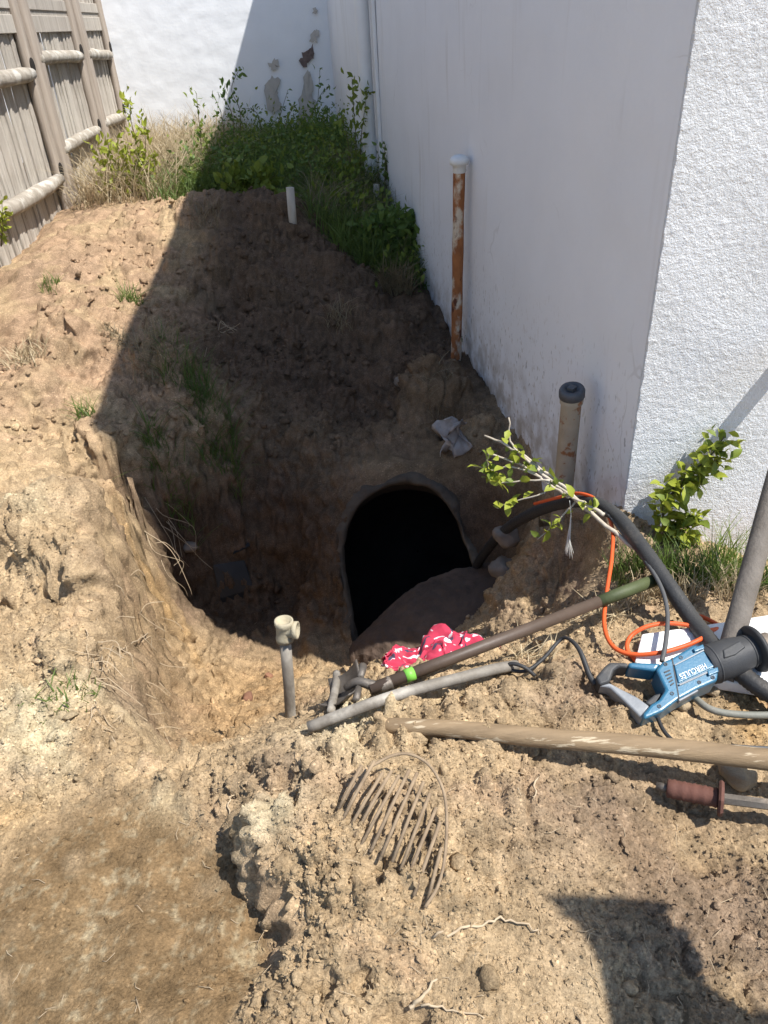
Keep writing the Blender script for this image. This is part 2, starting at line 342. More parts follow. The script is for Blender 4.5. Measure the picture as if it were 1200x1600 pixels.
# embedded clods: cells of random size pushed out of the surface
def cells(p, scale, seed, dens):
    wx = p[:, 0]*scale+.35*perlin(p, scale*.9, seed); wyy = p[:, 1]*scale+.35*perlin(p, scale*.9, seed+5.5)
    ix = np.floor(wx).astype(np.int64); iy = np.floor(wyy).astype(np.int64); out = np.zeros(len(p))
    rs = np.random.RandomState(int(seed*10)); tab = rs.uniform(0, 1, (4096, 4))
    for dx in (-1, 0, 1):
        for dy in (-1, 0, 1):
            hsh = ((ix+dx)*73856093 ^ (iy+dy)*19349663) & 4095; t = tab[hsh]
            r = (.28+.34*t[:, 2])*(t[:, 3] < dens)
            dd = (ix+dx+.2+.6*t[:, 0]-wx)**2+(iy+dy+.2+.6*t[:, 1]-wyy)**2
            out = np.maximum(out, np.sqrt(np.maximum(r*r-dd, 0)))
    return out/scale
d += rough*near*(fd*fine*.0035*(perlin(P0, 115, 4.)-np.abs(perlin(P0, 60, 14.)))+1.0*cells(P0, 22, 1.1, .55)*sstep(.15, .7, cl+.3*perlin(P0, 6., 2.))+.8*md*cells(P0, 45, 2.3, .6)*(.3+.7*cl)+.8*fd*fine*cells(P0, 85, 3.7, .65))
d += flat*.5*cells(P0, 60, 5.9, .12)
d += bankl*(.7*cells(P0, 27, 6.1, .5)*sstep(-.2, .5, perlin(P0, 4., 44.))+.6*md*cells(P0, 55, 6.7, .5))+sstep(2.3, 3.2, P0[:, 1])*sstep(9, 6, P0[:, 1])*(.7*cells(P0, 15, 7.3, .4)*sstep(-.1, .5, perlin(P0, 3., 46.))+.6*cells(P0, 30, 7.9, .45))*(1-.9*tk)
# keep the wall feet and tank face tidy
V3 = P0+Nn*d[:, None]
ZH = V3[:, 2].reshape(ny, nx)
def hz(x, y):
    i = int(np.clip(np.searchsorted(GX, x)-1, 0, nx-2)); j = int(np.clip(np.searchsorted(GY, y)-1, 0, ny-2))
    u = (x-GX[i])/(GX[i+1]-GX[i]); v = (y-GY[j])/(GY[j+1]-GY[j])
    return (ZH[j, i]*(1-u)+ZH[j, i+1]*u)*(1-v)+(ZH[j+1, i]*(1-u)+ZH[j+1, i+1]*u)*v
def hza(x, y):
    i = np.clip(np.searchsorted(GX, x)-1, 0, nx-2); j = np.clip(np.searchsorted(GY, y)-1, 0, ny-2)
    u = (x-GX[i])/(GX[i+1]-GX[i]); v = (y-GY[j])/(GY[j+1]-GY[j])
    return (ZH[j, i]*(1-u)+ZH[j, i+1]*u)*(1-v)+(ZH[j+1, i]*(1-u)+ZH[j+1, i+1]*u)*v
def G(px, py, up=0.0):                          # the point of the ground seen at a place of the photograph
    dr = ray(px, py); dr = dr/np.linalg.norm(dr); t = np.arange(.4, 14, .01)
    p = CAM+t[:, None]*dr; g = p[:, 2]-hza(p[:, 0], p[:, 1]); k = int(np.argmax(g < 0)) if (g < 0).any() else -1
    q = p[k]-dr*.01*(-g[k]/(g[k-1]-g[k]+1e-9)); return np.array([q[0], q[1], q[2]+up])
# soil colours: the soil itself is mixed, dark topsoil, tan subsoil, pale clay, ochre sand; pit and back get a shade-darkened tone
def srgb(r, g, b): return np.array([((k/255+.055)/1.055)**2.4 if k > 10 else k/3294 for k in (r, g, b)])
TAN = np.array([.415, .30, .176]); TOP = np.array([.21, .15, .102]); CLAY = np.array([.52, .44, .285]); OCH = np.array([.38, .235, .095]); PACK = np.array([.18, .115, .056]); GREY = np.array([.36, .262, .16]); SHADE_SOIL = np.array([.068, .044, .031])
colr = np.tile(TAN, (nx*ny, 1))
def tint(mask, c, k=1.0): global colr; m = np.clip(mask*k, 0, 1)[:, None]; colr = colr*(1-m)+c*m
n1 = perlin(P0, 1.7, 31.); n2 = perlin(P0, 5.5, 17.); n3 = perlin(P0, 14., 3.)
tint(sstep(.05, .5, n1+.4*n2), GREY, .8)
BRN = np.array([.30, .20, .125])
upl = sstep(2.1, 3.0, P0[:, 1])*sstep(-.7, -1.0, P0[:, 0]); tint(upl*sstep(-.7, .2, n2+.5*n3), BRN, .85)
for a in [(90, 470, .1, .4), (150, 340, .2, .5), (40, 640, .05, .15)]: tint(blob(*a)*sstep(-.2, .5, n2+.4*n3), TOP*1.1, .6)
tint(sstep(.2, .6, n2+.6*n3)*(1-flat), BRN*1.1, .45)
for a in [(30, 880, 0, .12), (90, 1120, 0, .16), (430, 1275, .1, .045), (30, 820, .02, .12), (560, 1110, .04, .15), (330, 1060, -.75, .12), (250, 1270, 0, .05), (120, 1460, 0, .05), (60, 1570, 0, .1), (1000, 1560, 0, .08)]: tint(blob(*a)*sstep(-.5, .35, n2+.5*n3), CLAY, .85)
for a in [(1150, 1090, 0, .07), (1010, 1350, .0, .07), (1100, 1320, 0, .07), (10, 1300, 0, .06), (620, 1015, -.8, .12), (1180, 1140, 0, .05), (262, 960, -.6, .1)]: tint(blob(*a)*sstep(-.5, .3, n2+.4*n3), OCH, .7)
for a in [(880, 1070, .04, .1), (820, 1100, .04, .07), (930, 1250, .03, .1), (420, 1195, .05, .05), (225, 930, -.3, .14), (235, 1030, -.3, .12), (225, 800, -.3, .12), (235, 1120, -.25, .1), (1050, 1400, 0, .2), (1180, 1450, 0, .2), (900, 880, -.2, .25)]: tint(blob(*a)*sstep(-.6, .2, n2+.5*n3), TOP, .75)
for a in [(440, 1045, -.83, .22), (350, 1060, -.75, .2), (380, 1110, -.6, .2), (330, 1150, -.35, .12)]: tint(blob(*a)*sstep(-.8, .0, n2+.5*n3), OCH*np.array([.78, .78, .9]), .7)
tint(flat*sstep(-.8, -.1, n2*.8+.7*n3+.15), PACK, .92)
tint(flat*sstep(.05, .7, .35*n3+.5*perlin(P0, 40., 6.)+.6*perlin(P0, 95., 2.)), CLAY*.75, .5)
pit_shade = sstep(-.05, -.6, P0[:, 2])*sstep(2.1, 2.6, P0[:, 1]); tint(pit_shade, SHADE_SOIL, .9)  # moist pit soil, darkened further so its colour carries the pit's shade
back = sstep(2.7, 3.4, P0[:, 1])*sstep(-1.15, -.75, P0[:, 0]); tint(back, SHADE_SOIL*1.2, .88)  # shade over the berm and back ground put into the soil colour
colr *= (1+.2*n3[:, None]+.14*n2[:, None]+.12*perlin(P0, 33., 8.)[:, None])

def soil_material():
    m = bpy.data.materials.new('soil'); m.use_nodes = True; t = m.node_tree; N = t.nodes; Lk = t.links; b = N['Principled BSDF']
    b.inputs['Roughness'].default_value = 1.0; b.inputs['Specular IOR Level'].default_value = .08
    at = N.new('ShaderNodeAttribute'); at.attribute_name = 'soil'
    tc = N.new('ShaderNodeTexCoord')
    def noise(s, d=6, r=.65):
        n = N.new('ShaderNodeTexNoise'); n.inputs['Scale'].default_value = s; n.inputs['Detail'].default_value = d; n.inputs['Roughness'].default_value = r
        Lk.new(tc.outputs['Object'], n.inputs['Vector']); return n.outputs['Fac']
    def rng(f, a, c, lo, hi):
        r = N.new('ShaderNodeMapRange'); r.inputs[1].default_value = a; r.inputs[2].default_value = c; r.inputs[3].default_value = lo; r.inputs[4].default_value = hi; Lk.new(f, r.inputs[0]); return r.outputs[0]
    def mul(c, f):
        x = N.new('ShaderNodeVectorMath'); x.operation = 'SCALE'; Lk.new(c, x.inputs[0]); Lk.new(f, x.inputs['Scale']); return x.outputs[0]
    c = mul(at.outputs['Color'], rng(noise(22), .3, .7, .68, 1.3)); c = mul(c, rng(noise(190, 5, .75), .32, .68, .62, 1.36))
    vo = N.new('ShaderNodeTexVoronoi'); vo.inputs['Scale'].default_value = 130; Lk.new(tc.outputs['Object'], vo.inputs['Vector'])
    x = N.new('ShaderNodeMix'); x.data_type = 'RGBA'; k17 = N.new('ShaderNodeValue'); k17.outputs[0].default_value = 1.6; Lk.new(mul(c, k17.outputs[0]), x.inputs[7])
    sx = N.new('ShaderNodeSeparateXYZ'); Lk.new(vo.outputs['Color'], sx.inputs[0]); rare = rng(sx.outputs[0], .72, .8, 0, 1)
    sp = N.new('ShaderNodeMath'); sp.operation = 'MULTIPLY'; Lk.new(rng(vo.outputs['Distance'], .3, .5, 1, 0), sp.inputs[0]); Lk.new(rng(noise(9, 3), .45, .6, .1, .8), sp.inputs[1])
    sp2 = N.new('ShaderNodeMath'); sp2.operation = 'MULTIPLY'; Lk.new(sp.outputs[0], sp2.inputs[0]); Lk.new(rare, sp2.inputs[1]); Lk.new(sp2.outputs[0], x.inputs[0]); Lk.new(c, x.inputs[6]); Lk.new(x.outputs[2], b.inputs['Base Color'])
    bp = N.new('ShaderNodeBump'); bp.inputs['Strength'].default_value = 1.0; bp.inputs['Distance'].default_value = .008
    Lk.new(noise(170, 8, .7), bp.inputs['Height']); Lk.new(bp.outputs[0], b.inputs['Normal'])
    return m
SOIL = soil_material()
jj, ii = np.meshgrid(np.arange(ny-1), np.arange(nx-1), indexing='ij'); a = (jj*nx+ii).ravel()
quads = np.stack([a, a+1, a+1+nx, a+nx], 1)
# break-through into the tank
def inpoly(u, v, poly):
    r = np.zeros(len(u), bool); j = len(poly)-1
    for i in range(len(poly)):
        xi, yi = poly[i]; xj, yj = poly[j]
        r ^= ((yi > v) != (yj > v)) & (u < (xj-xi)*(v-yi)/(yj-yi+1e-12)+xi); j = i
    return r
fc = V3[quads].mean(1); rel = fc-OP_T
ins = inpoly(rel@OP_H, rel@OP_V, OPC+(OPEN2-OPC)*1.04) & (np.abs(rel@OP_N) < .3)
quads = quads[~ins]
gm = npmesh('ground', V3, quads)
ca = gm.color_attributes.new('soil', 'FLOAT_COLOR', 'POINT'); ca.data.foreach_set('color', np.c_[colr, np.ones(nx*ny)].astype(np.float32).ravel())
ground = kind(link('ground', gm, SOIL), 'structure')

# loose crumbs and clods, far too many to count
def ico(sub):
    bm = bmesh.new(); bmesh.ops.create_icosphere(bm, subdivisions=sub, radius=1); v = np.array([k.co for k in bm.verts]); f = np.array([[q.index for q in k.verts] for k in bm.faces]); bm.free(); return v, f
I1, I2, I3 = ico(1), ico(2), ico(3)
def lumps(n, pos, size, tpl, jit):
    v0, f0 = tpl; k = len(v0)
    q = NR.normal(size=(n, 4)); q /= np.linalg.norm(q, axis=1)[:, None]; a, b, c, d_ = q.T
    Rm = np.stack([1-2*(c*c+d_*d_), 2*(b*c-a*d_), 2*(b*d_+a*c), 2*(b*c+a*d_), 1-2*(b*b+d_*d_), 2*(c*d_-a*b), 2*(b*d_-a*c), 2*(c*d_+a*b), 1-2*(b*b+c*c)], 1).reshape(n, 3, 3)
    loc = v0[None]*(1+jit*NR.uniform(-1, 1, (n, k, 1)))*NR.uniform(.5, 1.2, (n, 1, 3))
    v = np.einsum('nij,nkj->nki', Rm, loc)*size[:, None, None]; v[:, :, 2] *= .8
    v += pos[:, None, :]
    return v.reshape(-1, 3), (f0[None]+(np.arange(n)*k)[:, None, None]).reshape(-1, 3)
def scatter(n, x0, x1, y0, y1, keep):
    x = NR.uniform(x0, x1, n); y = y0*(y1/y0)**NR.uniform(0, 1, n)
    i = np.clip(np.searchsorted(GX, x), 0, nx-1); j = np.clip(np.searchsorted(GY, y), 0, ny-1); k = j*nx+i
    m = NR.uniform(0, 1, n) < keep(k); return k[m]
def clods(name, n, dom, smin, smax, tpl, jit, pw=3., keep=None):
    k = scatter(n, *dom, keep or (lambda k: rough[k]*(.25+.75*cl[k])*(Nn[k, 2] > .55)))
    rr = (V3[k]-OP_T)@OP_N; k = k[~((np.abs(rr) < .15) & (V3[k, 2] < -.35) & (V3[k, 1] > 2.3))]
    s = smin*(smax/smin)**(NR.uniform(0, 1, len(k))**pw)
    p = V3[k]+Nn[k]*(s*(.25 if smax < .02 else .05))[:, None]
    v, f = lumps(len(k), p, s, tpl, jit)
    me = npmesh(name, v, f, smooth=len(tpl[0]) > 20)
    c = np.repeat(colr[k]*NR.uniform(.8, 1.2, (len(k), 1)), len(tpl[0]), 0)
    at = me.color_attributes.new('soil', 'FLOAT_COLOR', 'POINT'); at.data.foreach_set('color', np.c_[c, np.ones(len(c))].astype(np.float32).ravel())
    return kind(link(name, me, SOIL), 'stuff')
OCT = (np.array([[1, 0, 0], [-1, 0, 0], [0, 1, 0], [0, -1, 0], [0, 0, 1], [0, 0, -1.]]), np.array([[0, 2, 4], [2, 1, 4], [1, 3, 4], [3, 0, 4], [2, 0, 5], [1, 2, 5], [3, 1, 5], [0, 3, 5]]))
cr = clods('soil_crumbs', 120000, (-1.15, .95, .45, 3.6), .0018, .0065, OCT, .35, 2.6, lambda k: (.12+.88*rough[k])*(.35+.65*cl[k])*(Nn[k, 2] > .5))
cr['label'] = 'fine crumbs of dry soil strewn over the dug ground'; cr['category'] = 'soil'
cr2 = clods('soil_clods', 900, (-1.2, .95, .45, 5.2), .006, .017, I2, .28, 2.5)
cr3 = clods('bank_clods', 2200, (-1.6, .45, 2.4, 5.3), .008, .028, I2, .42, 2.8, lambda k: (.1+.9*cl[k])*(Nn[k, 2] > .4))
cr3['label'] = 'angular clods of earth on the pit slopes and berm'; cr3['category'] = 'soil'
cr2['label'] = 'lumpy clods of dry earth on the spoil heaps'; cr2['category'] = 'soil'
# ------------------------------------------------------------------ house and back wall
def stucco(name, rough_bump, dirty):
    m = mat(name, (.76, .77, .78), .9, (.70, .71, .73), 3.0, bump=rough_bump, bscale=70 if dirty else 45, n2=((.66, .655, .64), 1.3, .45, .75))
    return m
ST_LIT = mat('rough_stucco', (.76, .77, .78), .95, (.70, .71, .715), 6., bump=.9, bscale=170, n2=((.68, .67, .65), 1.1, .52, .8))
ST_SH = stucco('smooth_painted_render', .25, True)
def shade_wall_material():
    m = mat('painted_render_scuffed', (.735, .745, .765), .8, (.69, .70, .72), 2.5, bump=.22, bscale=40)
    t = m.node_tree; N = t.nodes; Lk = t.links; b = N['Principled BSDF']
    src = b.inputs['Base Color'].links[0].from_socket
    tc = N.new('ShaderNodeTexCoord')
    def streak(sc, scale, lo, hi):
        mp = N.new('ShaderNodeMapping'); mp.inputs['Scale'].default_value = sc; Lk.new(tc.outputs['Object'], mp.inputs[0])
        n = N.new('ShaderNodeTexNoise'); n.inputs['Scale'].default_value = scale; n.inputs['Detail'].default_value = 5; Lk.new(mp.outputs[0], n.inputs['Vector'])
        r = N.new('ShaderNodeMapRange'); r.inputs[1].default_value = lo; r.inputs[2].default_value = hi; Lk.new(n.outputs['Fac'], r.inputs[0]); return r.outputs[0]
    def mixc(f, c, s):
        x = N.new('ShaderNodeMix'); x.data_type = 'RGBA'; Lk.new(f, x.inputs[0]); Lk.new(s, x.inputs[6]); x.inputs[7].default_value = (*c, 1); return x.outputs[2]
    def mulv(a, c):
        x = N.new('ShaderNodeMath'); x.operation = 'MULTIPLY'; Lk.new(a, x.inputs[0]); Lk.new(c, x.inputs[1]); return x.outputs[0]
    sep = N.new('ShaderNodeSeparateXYZ'); Lk.new(tc.outputs['Object'], sep.inputs[0])
    low = N.new('ShaderNodeMapRange'); low.inputs[1].default_value = .5; low.inputs[2].default_value = -.1; Lk.new(sep.outputs[2], low.inputs[0])
    c = mixc(mulv(streak((6, 6, 2.2), 9, .66, .70), low.outputs[0]), (.16, .15, .14), src)
    soil = N.new('ShaderNodeMapRange'); soil.inputs[1].default_value = .12; soil.inputs[2].default_value = -.25; Lk.new(sep.outputs[2], soil.inputs[0])
    c = mixc(mulv(streak((1, 1, 1), 14, .38, .62), soil.outputs[0]), (.36, .31, .25), c)
    c = mixc(streak((3, 3, .35), 3, .6, .8), (.58, .57, .56), c)
    wv = N.new('ShaderNodeTexVoronoi'); wv.feature = 'DISTANCE_TO_EDGE'; wv.inputs['Scale'].default_value = .9; nz_ = N.new('ShaderNodeTexNoise'); nz_.inputs['Scale'].default_value = 6; Lk.new(tc.outputs['Object'], nz_.inputs['Vector'])
    ad = N.new('ShaderNodeVectorMath'); ad.operation = 'MULTIPLY_ADD'; ad.inputs[1].default_value = (.18, .18, .18); Lk.new(nz_.outputs['Color'], ad.inputs[0]); Lk.new(tc.outputs['Object'], ad.inputs[2]); Lk.new(ad.outputs[0], wv.inputs['Vector'])
    ck_ = N.new('ShaderNodeMapRange'); ck_.inputs[1].default_value = .0035; ck_.inputs[2].default_value = .0015; Lk.new(wv.outputs['Distance'], ck_.inputs[0]); c = mixc(mulv(ck_.outputs[0], streak((1, 1, 1), 1.7, .58, .66)), (.58, .58, .585), c)
    spl = N.new('ShaderNodeMapRange'); spl.inputs[1].default_value = .45; spl.inputs[2].default_value = -.2; Lk.new(sep.outputs[2], spl.inputs[0]); c = mixc(mulv(streak((1, 1, .6), 60, .6, .68), spl.outputs[0]), (.40, .35, .29), c)
    Lk.new(c, b.inputs['Base Color']); return m
SHW = shade_wall_material()
WHITE = mat('white_paint', (.74, .75, .75), .5, (.66, .66, .65), 5)
ROOFM = mat('grey_roofing', (.10, .10, .105), .9, (.07, .07, .07), 20, bump=.3)
TW = (ww(525, 180)[:2]-C[:2])@D                         # length of the shaded wall
house = thing('house', 'white rendered house with smooth shaded side and rough sunlit front corner', 'house', (C[0], C[1], -.3))
def roofz(t): return float(np.interp(t, [-.5, 0, 1.2, 2.4, 5.9, 7], [3.62, 3.57, 3.45, 3.22, 2.86, 2.82]))
def c2(t, u, z): p = C[:2]+D*t+FR*u; return np.array([p[0], p[1], z])
TH = .25
# side wall, slightly uneven surface
mb = MB(); ts = np.linspace(0, TW+.6, 160); zs = np.linspace(-1.3, 1, 90); 
V = []; 
tt = np.r_[ts]; 
for i, t in enumerate(tt):
    for s in np.r_[np.linspace(0, .75, 80), np.linspace(.78, 1, 8)]:
        V.append(c2(t, 0, -1.3+(roofz(t)+1.3)*s))
V = np.array(V); nz = 88
V[:, :2] += (OUT[None]*(.006*perlin(V, 1.6, 3.)+.0025*perlin(V, 7., 8.))[:, None])
V[:nz, :2] = C[:2]
a = (np.arange(len(tt)-1)[:, None]*nz+np.arange(nz-1)[None]).ravel()
mb.add(V, np.stack([a, a+nz, a+nz+1, a+1], 1))
put(mb.build('side_wall', SHW), house)['label'] = 'smooth shaded side wall with scuffs near the soil'
# front wall: backing slab and the rough coat in front of it
UW = 4.5
mb = MB()
cf = lambda u, z: np.array([C[0]+FR2[0]*u, C[1]+FR2[1]*u, z])
V = [cf(.002, -1.3), cf(UW, -1.3), cf(UW, 3.57), cf(.002, 3.57), c2(TW, UW, -1.3), c2(TW, UW, 2.85)]
mb.add(V, [(0, 1, 2, 3), (1, 4, 5, 2)]); put(mb.build('wall_core', WHITE), house)
us = np.r_[np.array([0., .001]), np.arange(.004, 1.3, .0046), np.linspace(1.32, UW, 40)]
zs = np.r_[np.linspace(-1.2, -.27, 6), np.arange(-.25, 1.55, .0046), np.linspace(1.58, 3.56, 30)]
UU, ZZ = np.meshgrid(us, zs); q = np.stack([UU.ravel(), np.zeros(UU.size), ZZ.ravel()], 1)
h = .008+.0007*perlin(q, 45, 1.)+.0010*perlin(q, 100, 5.)+.003*perlin(q, 5, 2.)
h += .0010*np.clip(perlin(q, 80, 20.), 0, 1)
h[q[:, 0] == 0] = -.002
rag = .004*perlin(q, 26, 40.)*np.exp(-q[:, 0]/.05)
P = np.array([C[0], C[1], 0])+np.outer(q[:, 0]-rag*(q[:, 0] > 0), [FR2[0], FR2[1], 0])+np.outer(h, [FOUT2[0], FOUT2[1], 0]); P[:, 2] = q[:, 2]
nu = len(us); a = (np.arange(len(zs)-1)[:, None]*nu+np.arange(nu-1)[None]).ravel()
fw = put(link('front_wall', npmesh('front_wall', P, np.stack([a, a+1, a+1+nu, a+nu], 1)), ST_LIT), house); fw['label'] = 'rough dashed stucco front wall in full sun'
# roof: a slab that stays within the wall line
mb = MB(); V = []
for t in np.linspace(0, TW+.6, 12): V += [c2(t, 0.0, roofz(t)), c2(t, UW+.3, roofz(t)+.3), c2(t, 0.0, roofz(t)+.05), c2(t, UW+.3, roofz(t)+.36)]
Q = []
for i in range(11):
    k = i*4; Q += [(k, k+1, k+5, k+4), (k+2, k+6, k+7, k+3), (k, k+4, k+6, k+2), (k+1, k+3, k+7, k+5)]
Q += [(0, 2, 3, 1), (44, 45, 47, 46)]
mb.add(V, Q); put(mb.build('roof', ROOFM, smooth=False), house)
# downpipe with brackets
dp = ww(590, 200); tp = (dp[:2]-C[:2])@D
mb = MB(); b0 = c2(tp, -.065, .12); mb.lathe(b0, (0, 0, 1), [(.048, 0), (.048, 2.6)], 18)
dpo = put(mb.build('downpipe', WHITE), house)
for zb in (.5, 1.45): mb = MB(); mb.lathe(c2(tp, -.065, zb), (0, 0, 1), [(.048, 0), (.056, 0), (.056, .03), (.048, .03)], 18); mb.box(c2(tp, -.03, zb+.015), np.r_[OUT*.03, 0], np.r_[D*.02, 0], (0, 0, .012)); sub(mb.build('pipe_bracket', WHITE, smooth=False), dpo)
mb = MB(); mb.box(c2(tp-.14, -.012, 1.3), np.r_[OUT*.012, 0], np.r_[D*.022, 0], (0, 0, 1.3)); put(bev(mb.build('conduit_cover', WHITE, smooth=False), .004), house)

# the far wall that closes the passage
FW0 = c2(TW, 0, 0)
def fwp(u, z, o=0.): p = FW0[:2]-FR*u+FOUT*o; return np.array([p[0], p[1], z])
ST_FAR = mat('sunlit_white_render', (.80, .81, .82), .9, (.76, .77, .78), 5, bump=.25, bscale=16)
far = thing('boundary_wall', 'white rendered wall closing the back of the yard, paint flaking', 'wall', fwp(1, .2))
us = np.linspace(-.3, 4.2, 150); zs = np.linspace(-.3, 3.0, 120); UU, ZZ = np.meshgrid(us, zs)
q = np.stack([UU.ravel(), np.full(UU.size, 7.), ZZ.ravel()], 1); h = .004*perlin(q, 1.5)+.0025*perlin(q, 9, 3.)+.0018*perlin(q, 19, 5.)
P = np.array([fwp(a, b, c) for (a, _, b), c in zip(q, h)]); nu = len(us); a = (np.arange(len(zs)-1)[:, None]*nu+np.arange(nu-1)[None]).ravel()
put(link('render_face', npmesh('render_face', P, np.stack([a+1, a, a+nu, a+1+nu], 1)), ST_FAR), far)
mb = MB(); mb.box(fwp(1.95, 1.35, -.14), np.r_[FR*2.3, 0], np.r_[D*.12, 0], (0, 0, 1.68)); put(mb.build('wall_core', WHITE, smooth=False), far)
def far_px(px, py): return vplane(px, py, FW0, FR)
PATCH = mat('bare_cement', (.40, .37, .33), .95, (.50, .47, .43), 14, bump=.3)
DARKP = mat('dark_stained_cement', (.10, .075, .07), .95, (.20, .15, .13), 30, bump=.4)
def flake(outline, m, seed):
    pts = [far_px(*q) for q in outline]; rr = random.Random(seed); c = np.mean(pts, 0); V = [c+np.r_[FOUT*.022, 0]]; n = 0; rim = []
    k = len(pts)
    for i in range(k):
        for s in np.linspace(0, 1, 5)[:-1]:
            p = pts[i]*(1-s)+pts[(i+1) % k]*s; p = p+np.array([rr.uniform(-.018, .018), 0, rr.uniform(-.018, .018)])
            rim.append(p+np.r_[FOUT*.020, 0])
    V += rim; n = len(rim); mb = MB(); mb.add(V, t=[(0, 1+i, 1+(i+1) % n) for i in range(n)])
    o = put(mb.build('flaked_patch', m, smooth=False), far); s = o.modifiers.new('thick', 'SOLIDIFY'); s.thickness = .004
flake([(420, 100), (431, 90), (436, 98), (428, 110)], PATCH, 1)
flake([(412, 135), (424, 118), (436, 125), (434, 150), (440, 165), (428, 180), (418, 172)], PATCH, 2)
flake([(468, 95), (476, 80), (488, 70), (490, 88), (482, 100), (472, 104)], DARKP, 3)
flake([(484, 62), (490, 45), (497, 50), (493, 66)], PATCH, 4)
flake([(470, 150), (478, 110), (486, 112), (488, 140), (492, 165), (486, 200), (468, 210), (462, 180)], PATCH, 5)
flake([(488, 15), (494, 13), (496, 20), (490, 22)], PATCH, 6)

# ------------------------------------------------------------------ buried tank
CONC = mat('soil_toned_concrete', (.105, .086, .066), .95, (.055, .042, .031), 7, bump=1., bscale=38, n2=((.14, .115, .085), 4, .5, .7))  # dark brown rim tone, kept close to the surrounding soil colour
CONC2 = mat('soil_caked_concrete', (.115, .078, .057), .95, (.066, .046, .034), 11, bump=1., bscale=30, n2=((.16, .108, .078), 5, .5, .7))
DARKC = mat('dark_concrete', (.05, .042, .036), 1.0, (.03, .026, .022), 6, bump=.4)  # near-black two-tone for the inside of the chamber
tank = thing('buried_tank', 'dark arched opening of a buried concrete tank at the pit bottom', 'tank', op3(OPC)[0])
loop = spline(np.r_[OPEN2, OPEN2[:1]], 9)[:-1]; n = len(loop); cu = OPC
wob = 1+.03*np.array([math.sin(i*.31)+math.sin(i*.17+1) for i in range(n)])
def ringv(scale, depth, jit=0): 
    p = cu+(loop-cu)*scale[:, None] if hasattr(scale, '__len__') else cu+(loop-cu)*scale
    return op3(p)+OP_N*depth
rings = [ringv(1.2*wob, -.10), ringv(1.15*wob, -.006), ringv(1.09*wob, .006), ringv(1.03, .012), ringv(1.0, .004), ringv(.985, -.03), ringv(1.0, -.07)]
V = np.concatenate(rings); k = np.arange(n); k2 = (k+1) % n
V += OP_N*(.014*perlin(V, 9.)+.010*perlin(V, 24., 3.)+.006*perlin(V, 60., 5.))[:, None]+.007*np.stack([perlin(V, 16., k_) for k_ in (1., 4., 7.)], 1)
put(MB().add(V, np.concatenate([np.stack([i*n+k, i*n+k2, (i+1)*n+k2, (i+1)*n+k], 1) for i in range(len(rings)-1)])).build('opening_rim', CONC), tank)
rings = [ringv(1.01, -.06), ringv(1.25, -.12), ringv(1.5, -.4), ringv(1.4, -.9), ringv(.9, -1.1), ringv(.02, -1.15)]
for r in rings[1:]:
    pass
V = np.concatenate(rings); V[n:, 2] -= .12
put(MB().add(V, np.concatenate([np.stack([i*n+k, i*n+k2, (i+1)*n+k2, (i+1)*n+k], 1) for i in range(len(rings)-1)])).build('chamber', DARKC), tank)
# rounded shoulder of the tank in front of the opening
crest = [wy(*q) for q in [(545, 1018, 2.30), (557, 1001, 2.36), (600, 955, 2.42), (650, 917, 2.47), (700, 895, 2.50), (745, 884, 2.52), (800, 872, 2.50), (860, 880, 2.42)]]
front = [wy(*q) for q in [(548, 1030, 2.22), (562, 1024, 2.20), (605, 1032, 2.10), (660, 1036, 2.05), (710, 1034, 2.03), (770, 1022, 2.03), (830, 1000, 2.03), (880, 960, 2.05)]]
ck, fk = spline(crest, 12), spline(front, 12); rows = []
for s in np.linspace(0, 1, 44):
    p = ck*(1-s)+fk*s; p[:, 2] += .07*math.sin(math.pi*s)*np.sin(np.linspace(.1, math.pi-.1, len(ck))); rows.append(p)
back = [ck+np.array([0, .03, -.03]), ck+np.array([0, .06, -.12]), ck+np.array([0, .08, -.5])]; rows = back[::-1]+rows+[fk+np.array([0, -.05, -.25])]
V = np.concatenate(rows); V += np.c_[0*V[:, :2], .012*perlin(V, 7.)+.014*(np.abs(perlin(V, 15.))-.2)+.007*perlin(V, 40., 3.)+.004*perlin(V, 80., 5.)]; m_ = len(ck)
a = (np.arange(len(rows)-1)[:, None]*m_+np.arange(m_-1)[None]).ravel()
put(MB().add(V, np.stack([a, a+m_, a+m_+1, a+1], 1)).build('tank_shoulder', CONC2), tank)

# ------------------------------------------------------------------ fence
WOODS = [mat('weathered_board', c, .9, c2_, 5, stretch=(9, 9, .4), bump=1., bscale=26, n2=((.20, .17, .14), 2.2, .55, .8)) for c, c2_ in [((.54, .49, .42), (.36, .32, .27)), ((.58, .53, .46), (.40, .36, .305)), ((.50, .45, .385), (.33, .29, .245))]]
POSTM = mat('grey_brown_post', (.40, .34, .28), .9, (.28, .23, .185), 5, stretch=(5, 5, .4), bump=.6, bscale=22)
RAILM = mat('lichened_rail', (.36, .32, .265), .9, (.23, .20, .16), 14, bump=1., bscale=40, n2=((.47, .44, .385), 9, .5, .62))
MORTISE_SHADE = mat('mortise_shade_black', (.02, .016, .013), 1.0, (.012, .01, .008), 20)  # near-black colour painting the shade inside the post mortises
fence = thing('wooden_fence', 'weathered grey wooden fence of upright boards with round log rails', 'fence', (-2.15, 5.2, .2))
def fx(y): return -2.12-.045*(y-4.4)
fdir = np.array([-.045, 1.0]); fdir /= np.linalg.norm(fdir); fn = np.array([fdir[1], -fdir[0]])
def fp(y, o, z): return np.array([fx(y)+fn[0]*o, y+fn[1]*o, z])
POSTS = [1.25, 3.55, 5.84, 7.14, 8.16]
y = 1.1
picks = []
